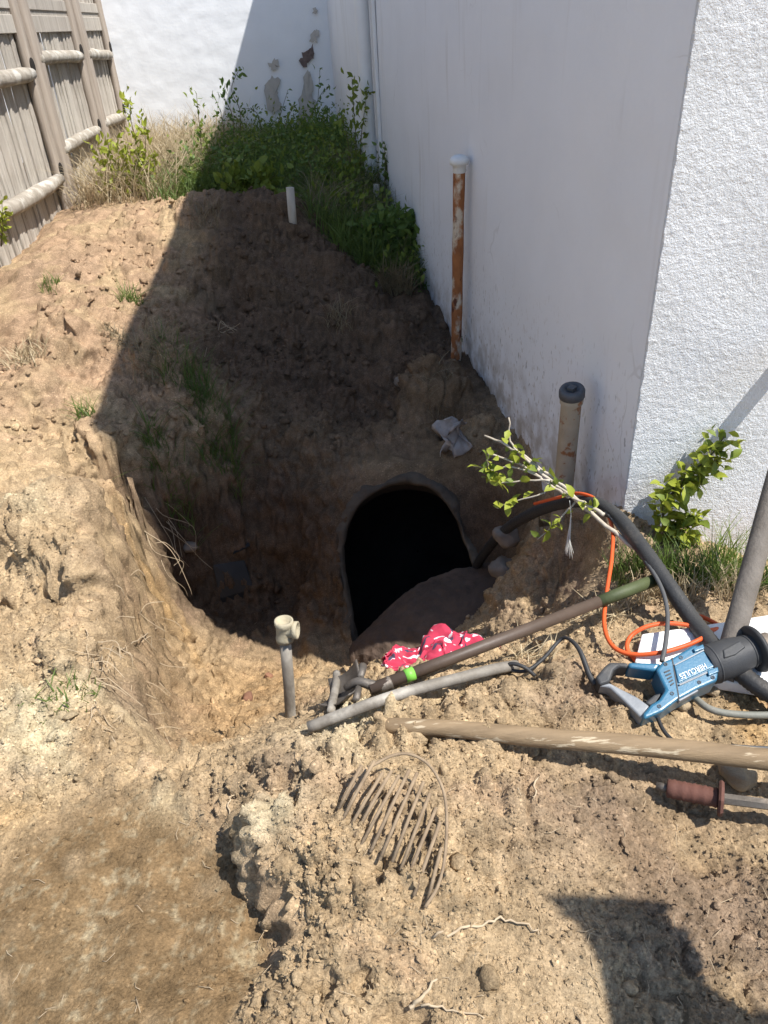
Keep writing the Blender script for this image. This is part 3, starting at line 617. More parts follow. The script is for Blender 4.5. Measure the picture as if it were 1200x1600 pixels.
for v in range(3):
    mb = MB(); g = 24; w_ = .0225
    V = []
    for iz in range(g):
        z = iz/(g-1)*2.35; 
        for a_, o_ in ((-w_, 0), (-w_, .012), (-.009, .017+.003*R.uniform(-1, 1)), (.009, .017+.003*R.uniform(-1, 1)), (w_, .012), (w_, 0)): V.append((o_+.0025*R.uniform(-1, 1), a_+.002*math.sin(z*3+v), z))
    Q = []
    for iz in range(g-1):
        for j in range(6): Q.append((iz*6+j, iz*6+(j+1) % 6, iz*6+6+(j+1) % 6, iz*6+6+j))
    mb.add(V, Q); picks.append(mb.mesh('board', False)); picks[-1].materials.append(WOODS[v])
ang = math.atan2(fn[1], fn[0])
while y < 8.2:
    me = picks[R.randrange(3)]; o = bpy.data.objects.new('board', me); COL.objects.link(o)
    o.location = Vector(fp(y, R.uniform(-.009, .009), -.1+R.uniform(-.03, .03))); o.rotation_euler = (R.uniform(-.008, .008), 0, ang+R.uniform(-.05, .05)); put(o, fence)
    y += .0448+R.uniform(0, .0012)
POSTO = []
for i, py_ in enumerate(POSTS):
    for k, (off, wd, th) in enumerate([(-.085, .055, .045), (.045, .075, .07)]):
        mb = MB(); V = []; g = 16; cs = [(-1, 0), (-1, .8), (-.8, 1), (.8, 1), (1, .8), (1, 0)]
        for iz in range(g):
            z = -.3+2.6*iz/(g-1)
            for a_, o_ in cs: 
                jx = .004*math.sin(iz*1.3+i+k); V.append(fp(py_+off+a_*wd+jx+(.02*(1.2-z) if k else 0)*(.3), .02+o_*th+.003*R.uniform(-1, 1), z))
        Q = []
        for iz in range(g-1):
            for j in range(6): Q.append((iz*6+j, iz*6+(j+1) % 6, iz*6+6+(j+1) % 6, iz*6+6+j))
        mb.add(V, Q); lastpost = put(mb.build('post', POSTM), fence)
    POSTO.append(lastpost)
for b_, (r0, r1) in enumerate([(.45, 1.08), (.45, 1.08), (.60, 1.13), (.63, 1.13)]):
    y0, y1 = POSTS[b_]+.05, POSTS[b_+1]-.12
    for zi, z in enumerate((r0, r1)):
        mb = MB(); yy = np.linspace(y0, y1, 14); rad = (.046 if b_ < 2 else .042)*(1+.06*np.sin(yy*5+z*3)); rad[-1] *= .8
        slope = (.0, -.02)[zi]
        pts = np.array([fp(k_, .055, z+.012*math.sin(k_*2+z)+slope*(k_-y1)) for k_ in yy]); mb.tube(pts, rad, 14, jit=.06); put(mb.build('rail', RAILM), fence)
        mb = MB(); c = fp(y1+.045, .060, z+.045); mb.lathe(c, np.r_[fn, 0], [(.045, 0), (.046, .008), (.040, .010), (0.001, .0095)], 14); sub(mb.build('mortise_shade_disc', MORTISE_SHADE), POSTO[b_+1])  # dark raised disc in place of a recess, its shade painted on
    for zz, hh in ((1.355, .05), (1.47, .035)):
        mb = MB(); mb.box(fp((y0+y1)/2, .032, zz), np.r_[fdir*((y1-y0)/2), 0], np.r_[fn*.011, 0], (0, 0, hh)); put(bev(mb.build('cross_board', WOODS[b_ % 3], smooth=False), .004), fence)
    yy = y0+.02
    while yy < y1:
        mb = MB(); mb.box(fp(yy, .016+.012, 1.415), np.r_[fdir*.008, 0], np.r_[fn*.006, 0], (0, 0, .02)); put(mb.build('lattice_slat', WOODS[1], smooth=False), fence); yy += .03
# ------------------------------------------------------------------ pipes and tools
ZB = P0[:, 2].reshape(ny, nx)
def Gs(px, py, up=0.0):                        # the same on the ground without its clods
    dr = ray(px, py); dr = dr/np.linalg.norm(dr); t = np.arange(.4, 14, .01); p = CAM+t[:, None]*dr
    i = np.clip(np.searchsorted(GX, p[:, 0])-1, 0, nx-1); j = np.clip(np.searchsorted(GY, p[:, 1])-1, 0, ny-1)
    g = p[:, 2]-ZB[j, i]; k = int(np.argmax(g < 0)) if (g < 0).any() else -1
    return p[k]+np.array([0, 0, up])
RUST = mat('rusty_painted_iron', (.36, .14, .05), .85, (.20, .075, .03), 22, bump=.5, bscale=60, n2=((.52, .44, .34), 10, .52, .60), stretch=(1, 1, .6), spots=((.10, .035, .02), 18, .60))
RUST2 = mat('chipped_cream_iron', (.40, .355, .28), .8, (.32, .28, .215), 14, bump=.35, bscale=60, spots=((.25, .11, .05), 19, .56))
CAPW = mat('white_cap', (.70, .72, .72), .6, (.58, .58, .56), 12, bump=.2)
IRON = mat('dark_iron', (.085, .09, .10), .6, (.10, .10, .105), 25, bump=.3, metal=.3)
GALV = mat('dull_galvanised', (.25, .225, .19), .7, (.14, .12, .095), 24, bump=.25, bscale=80, metal=.25, n2=((.40, .365, .31), 9, .5, .65), stretch=(1, 1, .5))
BRASS = mat('lime_crusted_fitting', (.40, .35, .245), .8, (.27, .23, .155), 18, bump=.5, bscale=70)

b = ww(733, 540); t_ = (b[:2]-C[:2])@D; x, y = c2(t_, -.07, 0)[:2]; zt = zcol(x, y, 243); zb = hz(x, y)-.16
vp = thing('vent_pipe', 'tall thin rusty pipe with white cap standing by the shaded wall', 'pipe', (x, y, zb))
mb = MB(); zs = np.linspace(zb, zt-.03, 20); mb.tube(np.stack([x+.018*(zs-zb)/(zt-zb), y+0*zs, zs], 1), .0265*(1+.04*np.sin(zs*23)), 16, jit=.02); put(mb.build('pipe', RUST), vp)
mb = MB(); mb.lathe((x+.018, y, zt-.07), (0, 0, 1), [(.0275, 0), (.030, .005), (.030, .03), (.041, .034), (.044, .05), (.036, .064), (.018, .072), (.0005, .074)], 20); put(mb.build('cap', CAPW), vp)

b = ww(917, 765); t_ = (b[:2]-C[:2])@D; x, y = c2(t_, -.085, 0)[:2]; zt = zcol(x, y, 606); zb = hz(x, y)-.12
cp = thing('cleanout_pipe', 'short cream and rust drain pipe with dark screw plug near the corner', 'pipe', (x, y, zb))
mb = MB(); mb.lathe((x, y, zb), (0, 0, 1), [(.032, 0), (.032, zt-zb-.055), (.036, zt-zb-.05), (.037, zt-zb-.03), (.032, zt-zb-.022)], 22); put(mb.build('pipe', RUST2), cp)
mb = MB(); mb.lathe((x, y, zt-.03), (-.12, -.2, 1), [(.033, 0), (.040, .004), (.040, .024), (.036, .032), (.024, .033), (.023, .027), (.0005, .027)], 22); pl = put(mb.build('screw_plug', IRON), cp)
mb = MB(); mb.lathe((x-.004, y-.006, zt-.006), (-.12, -.2, 1), [(.015, 0), (.015, .014), (.0005, .015)], 4); pn = sub(mb.build('plug_square', IRON, smooth=False), pl)

# upright water pipe with tee
b = wz(455, 1140, -.32); tpt = wy(445, 995, b[1]+.03); ax = (tpt-b)/np.linalg.norm(tpt-b)
sp = thing('standing_pipe', 'upright grey water pipe with crusted tee fitting on its top', 'pipe', b)
mb = MB(); mb.tube([b-ax*.15, b, (b+tpt)/2+np.array([.002, 0, 0]), tpt+ax*.01], .0145, 14); put(mb.build('pipe', GALV), sp)
mb = MB(); mb.lathe(tpt-ax*.012, ax, [(.0145, 0), (.022, .001), (.0225, .012), (.0205, .016), (.0205, .045), (.0235, .05), (.0235, .062), (.019, .063), (.017, .05), (.0005, .05)], 18)
sd = RT*1.0-.15*FWD; sd /= np.linalg.norm(sd); mb.lathe(tpt+ax*.021, sd, [(.019, .005), (.019, .022), (.0225, .023), (.0225, .034), (.018, .035), (.016, .026), (.0005, .026)], 18); put(mb.build('tee_fitting', BRASS), sp)

# bent conduit lying on the rim of the pit
pts = spline([wz(482, 1137, .06), wz(560, 1107, .082), wz(640, 1080, .085), wz(720, 1059, .075), wz(775, 1045, .06), wz(806, 1040, .03)], 6)
tag(MB().tube(pts, .0125, 12).build('conduit', GALV), 'long slightly bowed grey conduit along the near rim of the pit', 'conduit')
pts = spline([wz(785, 1045, .045), wz(800, 1037, .06), wz(820, 1043, .06), wz(836, 1056, .045)], 6)
BLK = mat('black_rubber', (.022, .022, .023), .55, (.035, .034, .033), 20, bump=.15, bscale=90)
tag(MB().tube(pts, .0045, 8).build('cable_end', BLK), 'short black cable end sticking out of the conduit', 'cable')
pts = spline([wz(517, 1112, .0), wz(521, 1090, -.02), wz(525, 1070, -.03), wz(526, 1052, -.045)], 5)
tag(MB().tube(pts, .0095, 12).build('pipe_stub', GALV), 'short bent grey pipe stub beside the shovel blade', 'pipe')

# shovel
HND = mat('brown_fibreglass', (.085, .06, .045), .5, (.06, .042, .03), 14, bump=.1)
HNDG = mat('olive_grip', (.07, .085, .035), .6, (.05, .06, .025), 16, bump=.15)
TAPE = mat('green_tape', (.16, .42, .06), .45)
STEEL = mat('soiled_steel', (.16, .14, .12), .55, (.10, .085, .07), 12, bump=.3, metal=.5, n2=((.26, .21, .16), 5, .5, .7))
S0 = wz(578, 1078, .015); S1 = wz(1032, 903, .06); sv = S1-S0; sl_ = np.linalg.norm(sv); sv /= sl_
sh = thing('shovel', 'long brown handled shovel with green tape leaning out of the pit', 'shovel', S0)
put(MB().tube([S0, S0+sv*sl_*.3, S0+sv*sl_*.77], [.0142, .0142, .0142], 16).build('handle', HND), sh)
put(MB().tube([S0+sv*sl_*.77, S0+sv*sl_*.85, S1], [.0150, .0155, .0150], 16).build('grip', HNDG), sh)
put(MB().lathe(S0+sv*.085, sv, [(.0143, 0), (.0155, 0), (.0155, .022), (.0143, .022)], 16).build('tape_band', TAPE), sh)
A = wz(567, 1040, .01); B = wz(556, 1096, .03); A2 = wz(519, 1062, -.05); B2 = wz(500, 1112, -.02)
V = []; m_, n_ = 14, 12
nrm = np.cross(A2-A, B-A); nrm /= np.linalg.norm(nrm); nrm = nrm if nrm[2] > 0 else -nrm
for i in range(m_):
    u = i/(m_-1); taper = 1-.18*u*u
    for j in range(n_):
        v = j/(n_-1); vv = .5+(v-.5)*taper; p = (A*(1-u)+A2*u)*(1-vv)+(B*(1-u)+B2*u)*vv
        V.append(p+nrm*(.022*(2*v-1)**2 - .02*math.sin(u*2.6)))
a = (np.arange(m_-1)[:, None]*n_+np.arange(n_-1)[None]).ravel()
bl = MB().add(V, np.stack([a, a+1, a+1+n_, a+n_], 1)).build('blade', STEEL); s_ = bl.modifiers.new('t', 'SOLIDIFY'); s_.thickness = .003; put(bl, sh)
put(MB().tube([A+(B-A)*.02, A+(B-A)*.35], [.011, .008], 10).build('tread', STEEL), sh); put(MB().tube([A+(B-A)*.65, A+(B-A)*.98], [.008, .009], 10).build('tread', STEEL), sh)
put(MB().tube(spline([(A2+B2)*.2+(A+B)*.3, (A+B)*.5+nrm*.004, S0+sv*.02, S0+sv*.05], 5), np.linspace(.008, .0152, 16), 12).build('socket', STEEL), sh)

# wooden tool handle in the foreground
WH = mat('worn_wooden_handle', (.25, .175, .10), .75, (.16, .11, .062), 3.5, stretch=(2, 14, 14), bump=.3, bscale=16, n2=((.42, .34, .23), 4, .57, .62))
pts = spline([wz(593, 1134, .085), wz(635, 1135, .094), wz(720, 1140, .098), wz(850, 1153, .10), wz(1000, 1165, .095), wz(1200, 1187, .085), wz(1330, 1203, .08)], 8)
rad = np.interp(np.arange(len(pts)), [0, 1.2, 4, 16, 24, 48], [.004, .0125, .0155, .0165, .0185, .0205])
tag(MB().tube(pts, rad, 20, jit=.01).build('wooden_tool_handle', WH), 'thick worn wooden tool handle lying across the foreground soil', 'tool handle')

# chisel with hand guard
RUB = mat('faded_rubber_grip', (.12, .05, .035), .8, (.085, .038, .028), 20, bump=.3)
c0 = wz(1041, 1231, .02); c1 = wz(1122, 1247, .03); cv = (c1-c0); cl_ = np.linalg.norm(cv); cv /= cl_
ch = thing('chisel', 'rusty cold chisel with ribbed brown grip and hand guard', 'chisel', c0)
prof = [(.0005, 0), (.014, .001)]
for i in range(5): z0 = cl_*(i/5); prof += [(.0175, z0+.003), (.0165, z0+cl_/5*.5), (.0185, z0+cl_/5*.8), (.0165, z0+cl_/5*.97)]
prof += [(.013, cl_)]
put(MB().lathe(c0, cv, prof, 18).build('grip', RUB), ch)
put(MB().lathe(c1, cv, [(.012, 0), (.030, .0), (.033, .004), (.030, .009), (.012, .010)], 8).build('guard', RUB, smooth=False), ch)
put(MB().tube([c1, wz(1200, 1257, .03), wz(1300, 1275, .02)], [.0105, .0105, .010], 6).build('shaft', STEEL, smooth=False), ch)
put(MB().tube([c0-cv*.018, c0+cv*.01], .008, 8).build('striking_end', STEEL), ch)

# half buried round wire grille
WIRE = mat('dusty_wire', (.28, .205, .13), .85, (.17, .12, .075), 40, bump=.4)
gc = wz(592, 1305, .112)
gn = np.array([-.10, -.30, 1.]); gn /= np.linalg.norm(gn); gu = np.cross(np.array([0, 1., 0]), gn); gu /= np.linalg.norm(gu); gv = np.cross(gn, gu)
def gpx(px, py): return wpl(px, py, gc+gn*.022, gn)
arc = np.array([gpx(*q) for q in [(575, 1200), (612, 1181), (642, 1179), (671, 1196), (692, 1233), (698, 1279), (695, 1340), (684, 1385), (664, 1418)]])
gr = thing('wire_grille', 'round wire grille half buried in the foreground spoil', 'grille', gc)
put(MB().tube(spline(arc, 6), .0028, 8).build('rim_wire', WIRE), gr)
for (a, b) in [((566, 1196), (528, 1262)), ((585, 1190), (533, 1280)), ((598, 1208), (540, 1300)), ((612, 1205), (552, 1305)), ((624, 1212), (563, 1318)), ((640, 1203), (577, 1330)), ((652, 1208), (592, 1342)), ((662, 1222), (612, 1345)), ((672, 1240), (625, 1358)), ((682, 1262), (634, 1375)), ((688, 1285), (646, 1398)), ((690, 1325), (668, 1405))]:
    p, q = gpx(*a), gpx(*b); put(MB().tube([p+gn*.002, p*.5+q*.5, q-gn*.008], .0032, 7).build('bar', WIRE), gr)

# reciprocating saw lying on its side
BLUE = mat('blue_plastic', (.028, .13, .215), .3, (.024, .11, .185), 12, spec=.6, bump=.06, bscale=200, n2=((.13, .15, .15), 9, .6, .75))
GREYP = mat('grey_rubber', (.032, .033, .036), .55, (.045, .045, .045), 15, bump=.12, bscale=200, n2=((.13, .115, .095), 6, .58, .8))
GREYL = mat('scuffed_grey_plastic', (.16, .17, .18), .4, (.30, .31, .32), 12, bump=.1)
INK = mat('white_print', (.72, .76, .80), .5)
SN = np.array([-.05, -.34, 1.]); SN /= np.linalg.norm(SN); SP = wz(1060, 1035, .095)
def spx(zx, zy, o=0.): return wpl(900+zx/4, 940+zy/4, SP+SN*o, SN)
saw = thing('reciprocating_saw', 'blue and black corded reciprocating saw lying on white board', 'power saw', wz(1060, 1040, .02))
def slab(name, poly, m, top, bot, bv=.004, part=None):
    bm = bmesh.new(); vs = [bm.verts.new(spx(a, b)+SN*top) for a, b in poly]; f = bm.faces.new(vs); bm.normal_update()
    if f.normal.dot(Vector(SN)) < 0: f.normal_flip()
    r = bmesh.ops.extrude_face_region(bm, geom=[f]); nv = [g for g in r['geom'] if isinstance(g, bmesh.types.BMVert)]
    for v in nv: v.co -= Vector(SN*(top-bot))
    bmesh.ops.recalc_face_normals(bm, faces=bm.faces)
    me = bpy.data.meshes.new(name); bm.to_mesh(me); bm.free()
    for p in me.polygons: p.use_smooth = False
    o = bev(link(name, me, m), bv, 3); return sub(o, part) if part else put(o, saw)
sbody = slab('body', [(540, 375), (600, 350), (740, 265), (800, 285), (850, 360), (890, 440), (885, 490), (760, 545), (640, 610), (540, 685), (425, 735), (418, 700), (470, 640), (520, 610), (560, 550), (535, 500), (500, 425)], BLUE, 0, -.066, .009)
slab('handle_bar', [(330, 368), (540, 375), (502, 425), (330, 402)], BLUE, -.006, -.058, .007)
slab('handle_end', [(125, 460), (185, 390), (215, 365), (331, 368), (331, 402), (270, 395), (240, 420), (215, 492), (150, 512)], GREYP, -.008, -.056, .007)
sgrip = slab('handle_grip', [(150, 511), (215, 490), (300, 535), (390, 580), (470, 638), (425, 725), (330, 628), (215, 520)], GREYL, -.012, -.052, .008)
slab('side_panel', [(612, 405), (795, 312), (868, 405), (638, 512)], BLUE, .0035, -.004, .002, sbody)
slab('latch', [(728, 300), (790, 272), (800, 300), (738, 322)], BLUE, .006, -.01, .002, sbody)
slab('latch', [(815, 438), (882, 415), (888, 445), (825, 470)], BLUE, .006, -.01, .002, sbody)
slab('trigger', [(500, 560), (555, 545), (520, 608), (470, 632), (440, 610)], GREYP, -.016, -.05, .004, sgrip)
for i in range(5): slab('vent_slot', [(548+i*10, 440+i*20), (585+i*6, 425+i*20), (590+i*6, 433+i*20), (552+i*10, 449+i*20)], GREYP, .0012, -.003, .0005, sbody)
n0, n1 = spx(848, 358)-SN*.030, spx(1130, 262)-SN*.028; nv = n1-n0; nl = np.linalg.norm(nv); nv /= nl
put(MB().lathe(n0, nv, [(.038, -.006), (.0415, .0), (.042, nl*.35), (.040, nl*.6), (.035, nl*.85), (.033, nl)], 24).build('nose', GREYP), saw)
slab('nose_panel', [(905, 320), (1010, 262), (1050, 300), (985, 350), (915, 372)], GREYP, .0145, -.02, .003)
put(MB().lathe(n1-nv*.002, nv, [(.030, 0), (.050, .002), (.052, .007), (.050, .012), (.030, .014)], 28).build('boot_flange', BLK), saw)
put(MB().lathe(n1+nv*.01, nv, [(.026, 0), (.026, .03), (.012, .035), (.012, .05)], 18).build('blade_clamp', STEEL), saw)
put(MB().box(n1+nv*.11, nv*.06, np.cross(SN, nv)*.008, SN*.0007).build('saw_blade', STEEL, smooth=False), saw)
for zx, zy in [(560, 392), (600, 575), (520, 655), (770, 505), (655, 350), (855, 475)]: sub(MB().lathe(spx(zx, zy)-SN*.002, SN, [(.0042, 0), (.0042, .0032), (.003, .0034), (.0026, .002), (.0005, .002)], 10).build('screw', IRON), sbody)
slab('seam', [(596, 352), (604, 348), (648, 606), (640, 610)], GREYP, .0006, -.003, .0003, sbody)
slab('trim_strip', [(640, 520), (872, 416), (876, 426), (646, 530)], GREYL, .0042, -.004, .0006, sbody)
slab('trim_strip', [(612, 398), (795, 303), (799, 311), (616, 406)], GREYL, .0042, -.004, .0006, sbody)
slab('base_ridge', [(640, 606), (762, 541), (770, 552), (650, 618)], GREYL, -.004, -.02, .002, sbody)
for i in range(2):
    p_ = n0+nv*(nl*(.06+.80*i)); rr_ = float(np.interp(.06+.80*i, [0, .35, .6, .85, 1], [.0415, .042, .040, .035, .033])); put(MB().lathe(p_, nv, [(rr_-.001, 0), (rr_+.0014, .001), (rr_+.0014, .004), (rr_-.001, .005)], 24).build('nose_rib', GREYP), saw)
fc_ = bpy.data.curves.new('brand_lettering', 'FONT'); fc_.body = 'HERCULES'; fc_.size = 1.0; fc_.shear = .15; fc_.space_character = 1.05; fc_.extrude = .02
to = bpy.data.objects.new('t', fc_); COL.objects.link(to); dg = bpy.context.evaluated_depsgraph_get(); me = bpy.data.meshes.new_from_object(to.evaluated_get(dg)); bpy.data.objects.remove(to)
me.name = 'brand_lettering'; pA, pB = spx(806, 384, .0048), spx(640, 456, .0048); tx = pB-pA; tl = np.linalg.norm(tx); tx /= tl; ty = np.cross(SN, tx)
wd = max(v.co.x for v in me.vertices); sc_ = tl/wd
for v in me.vertices: v.co = Vector(pA+tx*v.co.x*sc_+ty*v.co.y*sc_*1.25+SN*v.co.z*.01)
sub(link('brand_lettering', me, INK), sbody)
cordp = spline([spx(135, 480)-SN*.03, spx(95, 425)-SN*.028, wz(905, 1015, .085), wz(886, 997, .075), wz(872, 1003, .06), wz(848, 1030, .05), wz(822, 1048, .045), wz(795, 1047, .04), wz(772, 1043, .03)], 7)
rd = np.interp(np.arange(len(cordp)), [0, 12, 20, 60], [.0075, .0055, .0042, .0042])
put(MB().tube(cordp, rd, 10).build('power_cord', BLK), saw)

# white board under the saw
FOAM = mat('white_foam', (.78, .78, .77), .8, (.68, .66, .62), 18, bump=.5, bscale=60, n2=((.48, .42, .34), 5, .62, .75))
bd = [wz(1003, 990, .035), wz(1100, 976, .04), wz(1215, 958, .045), wz(1330, 950, .05), wz(1320, 1080, .045), wz(1200, 1075, .04), wz(1120, 1062, .035), wz(992, 1034, .03)]
bm = bmesh.new(); f = bm.faces.new([bm.verts.new(p) for p in bd]); bm.normal_update()
if f.normal.z < 0: f.normal_flip()
r = bmesh.ops.extrude_face_region(bm, geom=[f])
for v in r['geom']:
    if isinstance(v, bmesh.types.BMVert): v.co.z -= .03
bmesh.ops.recalc_face_normals(bm, faces=bm.faces); me = bpy.data.meshes.new('foam_board'); bm.to_mesh(me); bm.free()
tag(bev(link('foam_board', me, FOAM), .004), 'flat white foam board lying under the blue saw', 'board')

# hoses and cords
HOSE = mat('black_ribbed_hose', (.028, .028, .029), .5, (.045, .044, .042), 8, bump=.25, bscale=120, n2=((.10, .085, .07), 7, .6, .75))
hp = spline([wy(705, 940, 2.75), wy(735, 905, 2.60), wy(752, 872, 2.46), wy(785, 832, 2.28), wy(830, 803, 2.1), wy(880, 786, 1.95), wy(925, 785, 1.80), wy(965, 808, 1.66), wy(1005, 858, 1.50), wy(1045, 915, 1.37), wy(1085, 972, 1.26), wz(1125, 1022, .055), wz(1165, 1058, .05), wz(1215, 1090, .045), wz(1330, 1140, .04)], 14)
rr = .0195*(1+.035*np.cos(np.arange(len(hp))*math.pi)); tag(MB().tube(hp, rr, 18).build('black_hose', HOSE), 'thick black hose looping from the tank over the bank to the saw', 'hose')
GC = mat('grey_cord', (.075, .075, .075), .6)
pts = spline([wy(905, 785, 1.86), wy(945, 800, 1.70), wy(975, 835, 1.58), wy(1010, 878, 1.45), wy(1034, 920, 1.35), wy(1043, 960, 1.27), wz(1040, 1005, .07), wz(1034, 1034, .055)], 8)
tag(MB().tube(pts, .0052, 10).build('grey_cord', GC), 'thin grey cord running down beside the black hose', 'cord')
ORG = mat('orange_cord', (.62, .10, .025), .5, (.5, .08, .02), 10)
pts = spline([wy(835, 787, 2.0), wy(870, 778, 1.93), wy(905, 771, 1.85), wy(938, 785, 1.76), wy(956, 822, 1.64), wy(956, 870, 1.52), wy(948, 925, 1.40), wy(944, 975, 1.3), wz(956, 1008, .03), wz(985, 1022, .035), wz(1030, 1020, .05), wz(1068, 1010, .055), wz(1092, 1000, .06), wz(1110, 990, .05)], 8)
tag(MB().tube(pts, .0052, 10).build('extension_cord', ORG), 'orange extension cord dropping from the wall corner to the board', 'cord')
pts = spline([wz(995, 1034, .02), wz(980, 1015, .025), wz(985, 995, .03), wz(1008, 980, .045), wz(1040, 974, .05), wz(1075, 977, .05), wz(1100, 985, .05), wz(1125, 980, .03), wz(1100, 965, .02), wz(1085, 962, .01)], 8)
tag(MB().tube(pts, .0052, 10).build('extension_cord', ORG), 'orange cord loop lying on top edge of the white board', 'cord')
pts = spline([wz(1026, 1118, .03), wz(1036, 1140, .03), wz(1052, 1157, .03), wz(1078, 1166, .035), wz(1110, 1168, .02)], 8)
tag(MB().tube(pts, .0042, 9).build('loose_black_cord', BLK), 'thin dark cord curling from under the saw towards the wooden handle', 'cord')
HG = mat('dirty_green_hose', (.11, .12, .10), .6, (.20, .19, .16), 12, bump=.2)
pts = spline([wz(1085, 1090, .02), wz(1110, 1108, .025), wz(1150, 1116, .025), wz(1215, 1117, .025), wz(1330, 1110, .02)], 8)
tag(MB().tube(pts, .0075, 10).build('garden_hose', HG), 'dirty grey green hose on the ochre soil right of the saw', 'hose')
pts = spline([wz(1140, 1166, .02), wz(1175, 1168, .02), wz(1260, 1172, .02)], 6)
tag(MB().tube(pts, .004, 8).build('blue_grey_cord', GC), 'thin blue grey cord behind the wooden handle at the right edge', 'cord')

# post leaning on the front wall
PB = wz(1128, 1062, .03); PT = wf(1268, 500)+np.r_[FOUT2*.035, 0]
DW = mat('dark_weathered_pole', (.10, .085, .07), .75, (.15, .13, .11), 6, stretch=(4, 4, 1), bump=.4, bscale=30)
PT2 = PB+(PT-PB)*1.25
tag(MB().tube(spline([PB, PB*.6+PT*.4, PT], 8), .024, 18, jit=.015).build('leaning_pole', DW), 'dark round pole leaning on the rough sunlit wall', 'pole')

# crumpled cloth
def cloth_mat():
    m = mat('patterned_cloth', (.36, .022, .052), .9, (.46, .045, .085), 5, bump=.25, bscale=300, n2=((.30, .12, .10), 9, .6, .8)); t = m.node_tree; N = t.nodes; Lk = t.links; b_ = N['Principled BSDF']; src = b_.inputs['Base Color'].links[0].from_socket
    tc = N.new('ShaderNodeTexCoord')
    for col, sc, lo, off in (((.58, .52, .53), 22, .60, 0), ((.05, .04, .07), 16, .63, 4)):
        mp = N.new('ShaderNodeMapping'); mp.inputs['Location'].default_value = (off, off, 0); Lk.new(tc.outputs['UV'], mp.inputs[0])
        n = N.new('ShaderNodeTexNoise'); n.inputs['Scale'].default_value = sc*.28; n.inputs['Detail'].default_value = 1; Lk.new(mp.outputs[0], n.inputs['Vector'])
        r = N.new('ShaderNodeMapRange'); r.inputs[1].default_value = lo; r.inputs[2].default_value = lo+.015; Lk.new(n.outputs['Fac'], r.inputs[0])
        x = N.new('ShaderNodeMix'); x.data_type = 'RGBA'; Lk.new(r.outputs[0], x.inputs[0]); Lk.new(src, x.inputs[6]); x.inputs[7].default_value = (*col, 1); src = x.outputs[2]
    Lk.new(src, b_.inputs['Base Color']); return m
top = spline([wz(598, 1048, -.26), wz(622, 1026, -.36), wz(650, 1022, -.36), (wz(690, 992, -.38)), wz(716, 1000, -.38), wz(745, 1014, -.36), wz(778, 1024, -.33)], 9)
bot = spline([wz(604, 1058, -.2), wz(640, 1061, -.2), wz(668, 1056, -.22), wz(700, 1052, -.22), wz(730, 1046, -.24), wz(760, 1038, -.26), wz(782, 1030, -.30)], 9)
mm = len(top); kk = 34; V = []; UVc = []
for j in range(kk):
    s = j/(kk-1)
    for i in range(mm):
        V.append(top[i]*(1-s)+bot[i]*s); UVc.append((i/mm*3, s*1.6))
V = np.array(V); q = np.c_[np.array(UVc)*1.0, np.zeros(len(V))]
f1 = np.abs(perlin(q, 1.3, 2.)); f2 = np.abs(perlin(q+.3*perlin(q, 1.4, 9.)[:, None], 2.6, 6.)); f3 = np.abs(perlin(q, 5., 8.))
hgt = .075*(.55-f1)+.038*(.5-f2)+.012*(.4-f3)
sedge = np.array([min(j, kk-1-j)/6 for j in range(kk) for i in range(mm)]).clip(0, 1)
V[:, 2] += hgt*(.35+.65*sedge)+.01; V[:, 1] += .035*perlin(q, 1.9, 14.)*sedge; V[:, 0] += .03*perlin(q, 2.1, 15.)*sedge
a = (np.arange(kk-1)[:, None]*mm+np.arange(mm-1)[None]).ravel(); me = npmesh('crumpled_cloth', V, np.stack([a, a+mm, a+mm+1, a+1], 1))
uvl = me.uv_layers.new(name='UVMap'); vi = np.empty(len(me.loops), np.int32); me.loops.foreach_get('vertex_index', vi); uvl.data.foreach_set('uv', np.array(UVc, np.float32)[vi].ravel())
co = link('crumpled_cloth', me, cloth_mat()); s_ = co.modifiers.new('t', 'SOLIDIFY'); s_.thickness = .002
tag(co, 'crumpled pink and white patterned cloth at the lip of the pit', 'cloth')

# stakes, scraps, stones
STK = mat('pale_peeling_stake', (.52, .49, .43), .85, (.34, .30, .25), 16, bump=.4, stretch=(1, 1, .3))
for (px, py, py2, r, lab) in [(457, 348, 293, .026, 'pale peeling stake on the berm left of the weeds'), (588, 328, 288, .024, 'pale stake stub at the foot of the white downpipe')]:
    g = G(px, py); z2 = zcol(g[0], g[1], py2); tag(MB().tube([g-np.array([0, 0, .1]), g+np.array([.004, 0, .3*(z2-g[2])]), np.array([g[0]+.01, g[1], z2])], [r*.95, r, r*.92], 9, jit=.06).build('stake', STK), lab, 'stake', 'pale stakes in the weeds')
SCRAP = mat('tattered_white_scrap', (.42, .40, .38), .9, (.22, .19, .17), 18, bump=.4)
g = wy(706, 678, 2.86); V = []; n_ = 12
for i in range(n_):
    for j in range(8):
        u, v = i/(n_-1)-.5, j/7-.5; V.append(g+np.array([.13*v*(1-.5*abs(u)*2)+.03*math.sin(u*9), -.03+.03*math.sin(v*7+u*5), -.16*u+.02*math.sin(v*11)]))
V = np.array(V); V += .02*np.stack([perlin(V, 18, k) for k in (1., 2., 3.)], 1); a = (np.arange(n_-1)[:, None]*8+np.arange(7)[None]).ravel()
o = MB().add(V, np.stack([a, a+1, a+9, a+8], 1)).build('cloth_scrap', SCRAP); o.modifiers.new('t', 'SOLIDIFY').thickness = .003
tag(o, 'torn greyish white scrap hanging from the bank below the tall rusty pipe', 'scrap')
BPL = mat('black_plastic_sheet', (.016, .018, .02), .4, (.03, .032, .034), 9, bump=.1)
cr_ = [G(333, 888), G(383, 880), G(398, 925), G(345, 940)]
bx = thing('plastic_bin', 'cracked flat black plastic bin piece on the shaded pit floor', 'bin', cr_[3])
